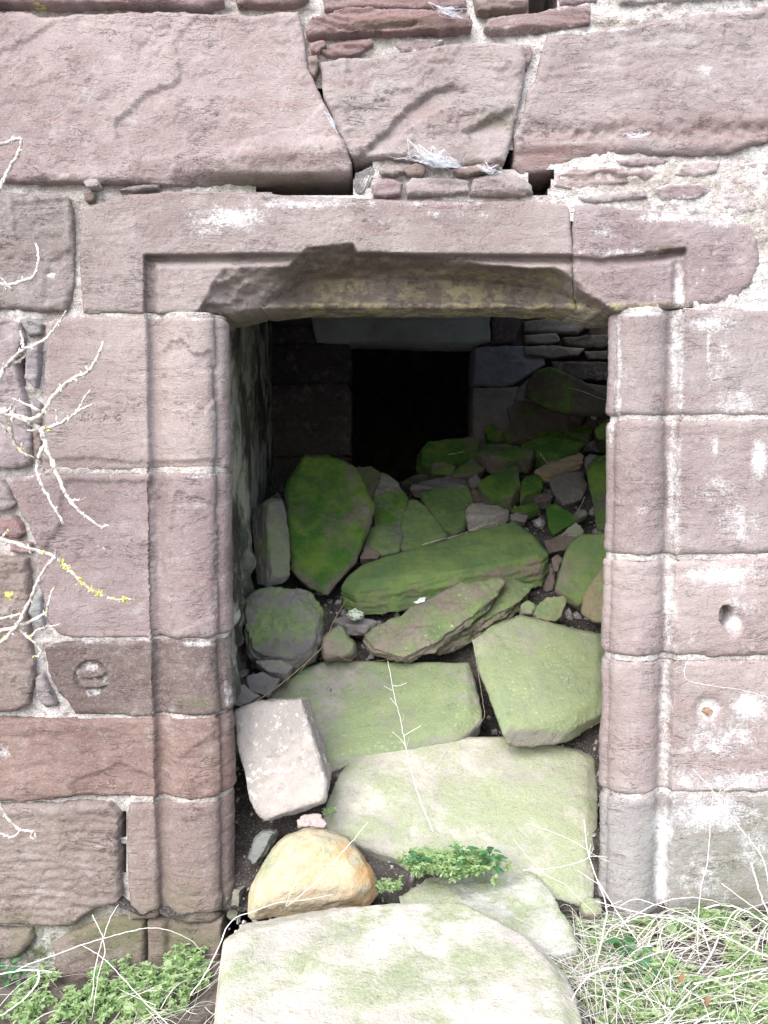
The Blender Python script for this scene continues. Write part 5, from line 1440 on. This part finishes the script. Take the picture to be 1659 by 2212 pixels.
straw_patch('dry_straw', 'bleached dry straw and stalks matted over the ground right of the slab', 620, (.42, 1.25), (-.62, -.03), .25, .6, (.08, .42), .045, .07, [.0005, .0007, .0009, .0012, .0016, .0026], 41,
            lambda x, y: np.clip((x - .40) * 3.2 - .3 * (y > -.15), .15, 1))
straw_patch('dry_straw', 'sparse dry straw among the weeds left of the slab', 150, (-1.15, -.42), (-.60, -.04), .1, .8, (.06, .3), .035, .06, [.0006, .0009, .0013, .002], 42,
            lambda x, y: np.clip(.25 + (x > -.62) * .6 + (y < -.35) * .4, 0, 1))
straw_patch('dry_grass', 'fine dry grass tuft at the left corner of the slab', 260, (-.60, -.36), (-.60, -.38), 2.2, .7, (.08, .26), .05, .1, [.0005, .0008, .0011], 43)
straw_patch('dry_grass', 'fine dry grass in the corner between slab and right jamb', 240, (.38, .66), (-.42, -.03), 2.2, .6, (.08, .28), .05, .1, [.0005, .0008, .0012], 44)

# --- single stalks one can follow with the eye
STALKS = [
    ('long pale stalk arching from the jamb foot down into the right-hand straw', [(1290, 1900), (1330, 1965), (1390, 2050), (1440, 2120), (1470, 2170)], -.02, -.35, 2.6, 2.0, M_STRAW),
    ('pale stalk rising beside the right jamb into the corner', [(1262, 1770), (1270, 1840), (1290, 1900), (1310, 1960), (1300, 2030), (1285, 2090)], .05, -.25, 1.6, 2.6, M_STRAW),
    ('thick pale stalk lying from the jamb foot to the right', [(1285, 1945), (1340, 1962), (1420, 1980), (1500, 1994), (1580, 2030), (1640, 2060)], -.06, -.35, 2.4, 3.6, M_STRAW),
    ('arched thin stalk in front of the lowest right jamb stone', [(1336, 1960), (1370, 1942), (1420, 1955), (1480, 1976), (1520, 1998), (1536, 2010)], -.10, -.2, 1.5, 1.3, M_STRAW),
    ('upright thin stalk before the lowest right jamb stone', [(1540, 1720), (1534, 1780), (1528, 1860), (1514, 1920), (1508, 1990), (1506, 2060)], -.12, -.2, 1.3, 1.9, M_STRAW),
    ('long bent stalk curving down the right picture edge', [(1497, 1660), (1540, 1710), (1600, 1790), (1645, 1850), (1662, 1920), (1668, 2010), (1660, 2100)], -.16, -.25, 1.2, 2.6, M_STRAW),
    ('thick cut stalk at the right picture edge', [(1622, 1862), (1634, 1905), (1650, 1950), (1668, 1990), (1690, 2040)], -.2, -.28, 3.6, 3.2, M_STRAW),
    ('tan stalk leaning towards the right picture edge', [(1558, 1908), (1590, 1932), (1625, 1958), (1660, 1984), (1700, 2010)], -.18, -.28, 1.9, 2.4, M_STRAW),
    ('thin wiry stalk looping over the bolt stub stone', [(1490, 1420), (1478, 1448), (1488, 1470), (1540, 1482), (1600, 1490), (1659, 1506), (1700, 1515)], -.05, -.08, .9, 1.0, M_STRAW),
    ('thin stalk rising past the right edge over the bolt stub stone', [(1659, 1666), (1610, 1680), (1570, 1704), (1556, 1712)], -.16, -.14, 1.0, .9, M_STRAW),
    ('tall dry stem standing in front of the mossy slabs', [(838, 1428), (850, 1492), (866, 1560), (878, 1620), (895, 1690), (912, 1740), (936, 1796)], .30, -.02, 1.0, 1.5, M_STRAW),
    ('thin wiry side shoots of the tall dry stem', [(838, 1588), (840, 1600), (860, 1618), (884, 1634), (900, 1628), (925, 1670), (950, 1650), (976, 1606)], .16, .10, .7, .6, M_BROWN),
    ('long brown stick leaning from the heap down to the left jamb', [(748, 1296), (722, 1340), (700, 1392), (672, 1422), (640, 1450), (590, 1490), (545, 1520)], .70, .34, 1.5, 3.0, M_BROWN),
    ('thin brown stick beside the long leaning one', [(668, 1424), (640, 1462), (612, 1500), (600, 1512)], .56, .44, 1.4, .9, M_BROWN),
    ('thin brown stem lying along the top of the mossy slab', [(735, 1420), (770, 1430), (820, 1427), (870, 1420), (905, 1416)], .62, .66, 1.3, .9, M_BROWN),
    ('white stalk lying along the green beam', [(912, 1176), (950, 1166), (990, 1156), (1040, 1136), (1072, 1128)], 1.18, 1.28, 1.6, 1.2, M_STRAW),
    ('thin vine hanging down the black crevice', [(1022, 1380), (1026, 1410), (1036, 1470), (1044, 1520), (1046, 1548), (1030, 1572)], .50, .42, .9, .8, M_STRAW),
    ('dry stalk laid over the ochre boulder', [(795, 1776), (770, 1806), (735, 1846), (700, 1888), (660, 1925), (620, 1958)], -.16, -.16, 1.5, 2.2, M_STRAW),
    ('curved dry stalk on the ochre boulder', [(735, 1872), (712, 1866), (680, 1872), (650, 1894), (628, 1930), (616, 1960)], -.19, -.17, 1.0, 1.4, M_STRAW),
    ('dry grass blade looping at the slab edge below the boulder', [(720, 1932), (680, 1940), (640, 1946), (600, 1950), (560, 1964), (500, 1990), (470, 2050), (440, 2110), (410, 2150)], -.2, -.4, .9, 1.8, M_STRAW),
    ('long pale stem arching over the left bank of weeds', [(30, 2100), (60, 2084), (110, 2066), (180, 2040), (250, 2020), (310, 2006), (360, 2008), (410, 2030), (440, 2058)], -.28, -.18, 2.0, 1.4, M_STRAW),
    ('pale hooked stem rising from the left bank', [(199, 1976), (208, 1994), (222, 2024), (226, 2060), (212, 2110), (200, 2200)], -.2, -.36, 1.6, 1.0, M_STRAW),
    ('thin leaning stem crossing the hooked one', [(256, 1954), (238, 1984), (222, 2030), (208, 2080), (198, 2160)], -.18, -.34, .8, 1.1, M_STRAW),
    ('brown stem slanting down through the left weeds', [(172, 2040), (210, 2060), (250, 2096), (300, 2152), (340, 2190), (380, 2230)], -.22, -.5, 1.2, 1.6, M_STRAW),
    ('broken pale stick at the lower left edge', [(-30, 2110), (0, 2104), (50, 2096), (84, 2096), (112, 2100)], -.35, -.38, 2.6, 2.0, M_STRAW),
    ('bent pale stick below the broken one', [(84, 2096), (82, 2120), (60, 2150), (30, 2175), (-10, 2200)], -.39, -.48, 2.8, 2.0, M_STRAW),
    ('dry stem lying to the right over the pale slab edge', [(1110, 1815), (1140, 1850), (1180, 1890), (1220, 1910), (1250, 1940), (1290, 1980)], -.06, -.1, 1.8, 1.6, M_STRAW),
    ('thin dry stem crossing the pale slab towards the right jamb', [(1150, 1782), (1190, 1796), (1240, 1818), (1290, 1850), (1318, 1862)], -.03, -.04, 1.3, 1.0, M_STRAW),
    ('long thin straw curving at the foot of the pale slab', [(1130, 1878), (1180, 1877), (1240, 1866), (1280, 1850), (1312, 1852)], -.08, -.05, 1.2, 1.0, M_STRAW),
    ('tan stem arching across the right-hand weeds', [(1200, 2220), (1230, 2170), (1260, 2120), (1300, 2094), (1350, 2086), (1400, 2066), (1450, 2050), (1500, 2046)], -.52, -.4, 1.8, 1.4, M_STRAW),
    ('pale twig by the tilted dark block', [(1230, 838), (1260, 846), (1290, 858), (1312, 866)], 1.9, 1.85, 1.8, 1.4, M_TWIG),
    ('short white stick in the heap before the rounded boulder', [(968, 982), (985, 979), (1004, 975)], 1.84, 1.84, 2.6, 2.2, M_TWIG),
    ('short pale stick on the right of the heap', [(1166, 978), (1174, 990), (1184, 1002)], 1.70, 1.68, 2.6, 2.2, M_TWIG),
    ('thin stick leaning beside the smooth grey stone', [(1263, 1072), (1256, 1090), (1246, 1106)], 1.42, 1.40, 2.2, 1.6, M_TWIG),
    ('thin bare twig by the right jamb in the heap', [(1306, 986), (1290, 996), (1270, 1008), (1262, 1014)], 1.5, 1.52, 1.2, 1.0, M_TWIG),
]
for i, (lb, pl, Y0, Y1, r0, r1, mt) in enumerate(STALKS):
    rg = np.random.default_rng(400 + i)
    L = catmull(px_line(pl, Y0, Y1), 6)
    L = L + rg.normal(0, .0006, L.shape)
    tb = TB(); tb.tube(L, r0 / W * .72, r1 / W * .72, 6, .08, rg, flat=.6)
    # side twiglets, leaf scars
    if i in (1, 10, 5):
        for k in range(7):
            b = L[rg.integers(2, len(L) - 6)]
            e = b + np.array([rg.normal(0, .03), rg.normal(0, .015), rg.uniform(.005, .04)])
            tb.tube(catmull([b, (b + e) / 2 + rg.normal(0, .004, 3), e], 4), .0009, .0006, 4)
    nm = 'brown_stick' if mt is M_BROWN else ('pale_stick' if mt is M_TWIG else 'dry_stalk')
    o = tb.build(nm, mt)
    foot = Vector(L[np.argmin(L[:, 2])])
    o.data.transform(Matrix.Translation(-foot)); o.location = foot
    tag(o, lb, 'stalk' if mt is M_STRAW else 'stick', 'dry stalks and sticks')

# --- green weeds
def leaf(tb, base, dirv, up, l, w, cup=.2, n=4):
    d = dirv / (np.linalg.norm(dirv) + 1e-9)
    s = np.cross(d, up); s /= np.linalg.norm(s) + 1e-9
    u = np.cross(s, d)
    prof = np.array([.12, .75, 1.0, .8, 0.0]); ts = np.array([0, .28, .58, .85, 1.0])
    v = []
    for t, p in zip(ts, prof):
        c = base + d * l * t - u * l * .25 * t * t
        v += [c - s * w * p / 2 + u * cup * w * p, c, c + s * w * p / 2 + u * cup * w * p]
    f = []
    for i in range(4):
        f += [(3 * i, 3 * i + 1, 3 * i + 4, 3 * i + 3), (3 * i + 1, 3 * i + 2, 3 * i + 5, 3 * i + 4)]
    tb.poly(v, f)


def cleaver(st, lv, loc, sc, seed, nst, spread, hgt):
    rg = np.random.default_rng(seed)
    loc = np.asarray(loc, float)
    for i in range(nst):
        a = rg.uniform(0, 6.283); r = spread * math.sqrt(rg.uniform(0, 1))
        b = np.array([r * math.cos(a) * .6, r * math.sin(a) * .6, -.01])
        h = hgt * rg.uniform(.45, 1.1) * (1 - .4 * r / spread)
        e = np.array([r * math.cos(a) * 1.15 + rg.normal(0, .006), r * math.sin(a) * 1.15 + rg.normal(0, .006), h])
        L = catmull([b, (b + e) / 2 + rg.normal(0, .006, 3), e], 4) * sc + loc
        st.tube(L, .0010 * sc, .0007 * sc, 4)
        for fr in ((1.0, 1.0), (.86, .85), (.62, 1.1), (.38, 1.0)):
            if fr[0] < .5 and rg.uniform() < .4: continue
            k = min(len(L) - 1, int(fr[0] * (len(L) - 1)))
            c = L[k]; m = rg.integers(5, 8); a0 = rg.uniform(0, 6.28)
            for j in range(m):
                an = a0 + j * 6.283 / m
                el = .45 if fr[0] == 1.0 else .12
                dv = np.array([math.cos(an), math.sin(an), el + rg.normal(0, .15)])
                leaf(lv, c, dv, np.array([0, 0, 1.0]), rg.uniform(.008, .019) * fr[1] * sc, rg.uniform(.0045, .009) * fr[1] * sc)


CL = ((14, .055, .045), (18, .066, .04), (11, .045, .055))


def cleaver_mat(name, label, spots, kind=None, z=None, smin=.8, smax=1.2, seed=700):
    rg = np.random.default_rng(seed)
    root = empty(name)
    st, lv = TB(), TB()
    for i, (x, y) in enumerate(spots):
        loc = ground_spot(x, y) if z is None else np.array([at(x, y, z[0])[0], z[0] + rg.uniform(-.01, .01), z[1]])
        cleaver(st, lv, loc, rg.uniform(smin, smax), seed + i, *CL[i % 3])
    a_ = st.build('stems', M_LEAF, root); b_ = lv.build('leaves', M_LEAF, root)
    a_['kind'] = 'stuff'; b_['kind'] = 'stuff'
    tag(root, label, 'weed', kind=kind)
    return root


def ground_spot(px, py):
    Ys = np.linspace(-1.2, .3, 600)
    P = at(np.full(600, px), np.full(600, py), Ys)
    k = np.where(P[:, 2] - ground_z(P[:, 0], Ys) < 0)[0]
    loc = P[k[0] if len(k) else 599].copy()
    loc[1] = min(loc[1], -.05)
    loc[2] = zg(loc[0], loc[1])
    return loc


def make_nettle(seed, nl, size):
    rg = np.random.default_rng(seed)
    root = empty('nettle_plant')
    st, lv = TB(), TB()
    top = np.array([rg.normal(0, .01), rg.normal(0, .01), .05])
    L = catmull([(0, 0, -.01), top * .5 + rg.normal(0, .003, 3), top], 5)
    st.tube(L, .0016, .0012, 5)
    for i in range(nl):
        a = i * 2.4 + rg.normal(0, .3)
        z = .35 + .65 * i / nl
        c = L[int(z * (len(L) - 1))]
        d = np.array([math.cos(a), math.sin(a), .35 * z]); d /= np.linalg.norm(d)
        pet = c + d * .012
        st.tube(np.array([c, pet]), .0008, .0007, 4)
        l = size * rg.uniform(.7, 1.1); w = l * .72
        s = np.cross(d, [0, 0, 1.0]); s /= np.linalg.norm(s); u = np.cross(s, d)
        # toothed heart-shaped blade
        n = 9; left, mid, right = [], [], []
        for k in range(n):
            t = k / (n - 1)
            wd = w * .5 * (math.sin(math.pi * min(1, t * .85 + .14)) ** .8) * (1 - .25 * t)
            if k == n - 1: wd = 0
            tooth = l * .035
            cc = pet + d * l * t - u * l * .35 * t * t
            left.append(cc - s * (wd + (tooth if k % 2 else -tooth * .4)) + u * wd * .35 + d * (tooth if k % 2 else 0)); mid.append(cc)
            right.append(cc + s * (wd + (tooth if k % 2 else -tooth * .4)) + u * wd * .35 + d * (tooth if k % 2 else 0))
        v = left + mid + right
        f = []
        for k in range(n - 1):
            f += [(k, k + 1, n + k + 1, n + k), (n + k, n + k + 1, 2 * n + k + 1, 2 * n + k)]
        lv.poly(v, f)
    st.build('stem', M_NETTLE, root); lv.build('leaves', M_NETTLE, root)
    return root


def make_round(seed, nl, size):
    """low plant with rounded scalloped leaves"""
    rg = np.random.default_rng(seed)
    root = empty('round_leaved_plant')
    st, lv = TB(), TB()
    for i in range(nl):
        a = i * 2.4 + rg.normal(0, .3)
        e = np.array([math.cos(a) * .03, math.sin(a) * .03 - .01, rg.uniform(.02, .045)])
        st.tube(catmull([(0, 0, -.01), e * .6 + (0, 0, .008), e], 4), .0011, .0009, 4)
        nrm = np.array([math.cos(a) * .4, math.sin(a) * .4 - .5, 1.0]); nrm /= np.linalg.norm(nrm)
        s = np.cross(nrm, [0.3, 1, 0]); s /= np.linalg.norm(s); u = np.cross(s, nrm)
        m = 22; r = size * rg.uniform(.7, 1.1)
        v = [e]
        for k in range(m):
            an = 6.283 * k / m
            rr = r * (1 + .06 * (-1) ** k)
            v.append(e + (math.cos(an) * s + math.sin(an) * u) * rr + nrm * r * .22)
        lv.poly(v, [(0, k + 1, (k + 1) % m + 1) for k in range(m)])
    st.build('stem', M_LEAF, root); lv.build('leaves', M_LEAF, root)
    return root


def plant_copy(src, loc, rz, sc, used):
    if id(src) not in used:
        used.add(id(src)); r = src
    else:
        r = src.copy(); scene.collection.objects.link(r)
        for ch in src.children:
            c = ch.copy(); scene.collection.objects.link(c); c.parent = r
    r.location = loc; r.rotation_euler = (0, 0, rz); r.scale = (sc, sc, sc)
    return r


used = set()
NET = [make_nettle(620 + i, n, s) for i, (n, s) in enumerate(((7, .030), (6, .026)))]
RND = [make_round(640, 6, .016)]
rg = np.random.default_rng(55)


def put(src, px, py, lb, grp, cat, lift=0.0, z=None, sc=None):
    if z is None:
        loc = ground_spot(px, py)
    else:
        loc = at(px, py, z[0]); loc[2] = z[1]
    o = plant_copy(src, tuple(loc), rg.uniform(0, 6.28), sc or rg.uniform(.8, 1.2), used)
    tag(o, lb, cat, grp)
    return o


# left bank
LB = [(285, 2140), (330, 2125), (365, 2150), (310, 2170), (345, 2185), (255, 2165), (270, 2195), (395, 2120), (420, 2100), (445, 2085), (430, 2060), (215, 2165), (150, 2185), (60, 2180), (385, 2180),
      (135, 2110), (100, 2200), (300, 2205), (440, 2120), (235, 2125), (200, 2205)]
cleaver_mat('cleavers_mat', 'low bright green cleavers carpeting the ground left of the slab', LB, 'stuff', seed=700)
cleaver_mat('cleavers_plant', 'small cleavers sprig at the left picture edge', [(5, 2060)], seed=830)
put(NET[0], 85, 2085, 'young nettle at the foot of the wall, far left', 'young nettles', 'nettle', sc=1.0)
put(NET[1], 100, 2105, 'second young nettle at the far left, lower down', 'young nettles', 'nettle', sc=.8)
put(RND[0], 375, 2085, 'round-leaved sprig under the left jamb', 'weeds by the wall', 'weed', sc=.7)
put(RND[0], 290, 2185, 'round-leaved sprig low in the left weeds', 'weeds by the wall', 'weed', sc=.8)
# right bank
RB = [(1310, 2010), (1330, 2030), (1290, 2060), (1260, 2075), (1300, 2090), (1345, 2060), (1275, 2110), (1330, 2100), (1390, 2100), (1375, 2120), (1330, 2185), (1360, 2200), (1300, 2190), (1400, 2150), (1470, 2175), (1500, 2190), (1560, 2180), (1540, 2205), (1620, 2190), (1450, 2010),
      (1560, 2000), (1590, 1990), (1530, 2010), (1440, 2100), (1600, 2140), (1650, 2150), (1480, 2130), (1265, 2140), (1420, 2190), (1400, 2030), (1290, 2030), (1345, 2120), (1520, 2150), (1630, 2060), (1650, 2200), (1590, 2080)]
cleaver_mat('cleavers_mat', 'bright green cleavers growing through the straw right of the slab', RB, 'stuff', seed=760)
for (x, y, s, lb) in ((1350, 2075, 1.15, 'dark nettle among cleavers near the right jamb foot'), (1375, 2105, 1.2, 'larger dark nettle just below the other near the jamb foot'), (1340, 2120, .9, 'small nettle nearest the slab in the right weeds'), (1400, 2130, 1.0, 'nettle farthest into the straw right of the slab'),
                      (1650, 1985, 1.1, 'nettle at the right picture edge against the wall'), (1345, 2140, .8, 'lowest nettle in the right weeds')):
    put(NET[0 if s > 1 else 1], x, y, lb, 'young nettles', 'nettle', sc=s)
for (x, y, s, lb) in ((1515, 1985, 1.3, 'large round-leaved plant against the lowest right jamb stone'), (1535, 2005, 1.0, 'round-leaved plant just below the large one'), (1445, 2020, .8, 'small round-leaved sprig left of the large one')):
    put(RND[0], x, y, lb, 'weeds by the wall', 'weed', sc=s)
# clump on the threshold, between the slabs
TH = [(900, 1842), (925, 1832), (950, 1826), (985, 1832), (1010, 1836), (1040, 1846), (890, 1862), (915, 1840), (1000, 1840), (965, 1850), (1060, 1850)]
cleaver_mat('cleavers_plant', 'bushy green cleavers clump growing between the threshold slabs', [(x, y + 12) for x, y in TH], None, (-.012, .17), .75, 1.25, seed=820)
for (x, y, s, lb) in ((905, 1850, 1.0, 'nettle at the left of the threshold clump'), (1000, 1868, 1.25, 'broad nettle hanging over the mottled slab'), (1060, 1850, 1.0, 'nettle at the right of the threshold clump'), (1058, 1826, .9, 'tallest nettle tip above the threshold clump')):
    put(NET[0], x, y, lb, 'young nettles', 'nettle', z=(-.03, .165 if s != .9 else .19), sc=s)
cleaver_mat('cleavers_plant', 'tiny sprig between the pinkish block and the pale slab', [(712, 1690)], None, (.16, .25), .4, .45, seed=840)
cleaver_mat('cleavers_plant', 'small sprig right of the ochre boulder', [(832, 1896)], None, (-.02, .115), .5, .6, seed=850)
cleaver_mat('cleavers_plant', 'smaller sprig further right of the ochre boulder', [(852, 1888)], None, (-.01, .115), .4, .5, seed=860)
# dead leaves
for (x, y, lb) in ((1465, 2125, 'brown dead leaf curled in the right-hand straw'), (1520, 2175, 'brown dead leaf standing among straw near the lower right')):
    tb = TB(); leaf(tb, np.array([0, 0, 0.]), np.array([.3, -.2, .8]), np.array([.2, -1, .3]), .03, .014)
    o = tb.build('dead_leaf', M_DEAD); P_ = at(x, y, -.42)
    o.location = tuple(P_); tag(o, lb, 'leaf')

# --- spider webs
def web(name, label, pts, Y, n, seed, r=.00022):
    rg = np.random.default_rng(seed)
    A = at(np.array(pts)[:, 0], np.array(pts)[:, 1], Y + rg.uniform(-.012, .008, len(pts)))
    tb = TB()
    nodes = list(A)
    for i in range(n):
        a = nodes[rg.integers(len(nodes))]; b = nodes[rg.integers(len(nodes))]
        if np.linalg.norm(a - b) < 1e-4 or np.linalg.norm(a - b) > .085: continue
        m = (a + b) / 2 + np.array([rg.normal(0, .003), rg.normal(0, .003), -abs(rg.normal(0, .008)) * np.linalg.norm(a - b) / .1])
        tb.tube(catmull([a, m, b], 4), r, r, 3)
        nodes.append(m + rg.normal(0, .002, 3))
        if len(nodes) > 120: nodes.pop(rg.integers(len(pts), len(nodes)))
    o = tb.build(name, M_WEB)
    o.data.transform(Matrix.Translation(-Vector(A[0]))); o.location = Vector(A[0])
    tag(o, label, 'cobweb', 'cobwebs on the wall')


web('cobweb', 'dense bluish cobweb hanging below the keystone block', [(836, 336), (860, 318), (880, 300), (905, 312), (935, 315), (960, 322), (975, 340), (985, 352), (960, 362), (930, 356), (905, 350), (875, 345), (850, 344), (990, 362), (1010, 362), (915, 330), (945, 338), (930, 345), (960, 348), (895, 335)], -.035, 520, 91)
web('cobweb', 'wispy cobweb under the ledge at the top centre', [(925, 4), (945, 12), (960, 24), (985, 30), (1000, 40), (975, 14), (1010, 18), (950, 34)], -.035, 110, 92)
web('cobweb', 'thin cobweb strung down the joint left of the keystone', [(690, 216), (700, 240), (712, 262), (724, 276), (704, 232), (730, 290), (718, 258)], -.012, 70, 93)
web('cobweb', 'faint cobweb at the lower right of the keystone block', [(1030, 356), (1050, 350), (1075, 355), (1084, 372), (1060, 378), (1040, 370)], -.03, 70, 94)
web('cobweb', 'small cobweb on the broad upper right block', [(1330, 300), (1350, 288), (1380, 280), (1405, 284), (1400, 292), (1360, 298)], -.03, 60, 95)
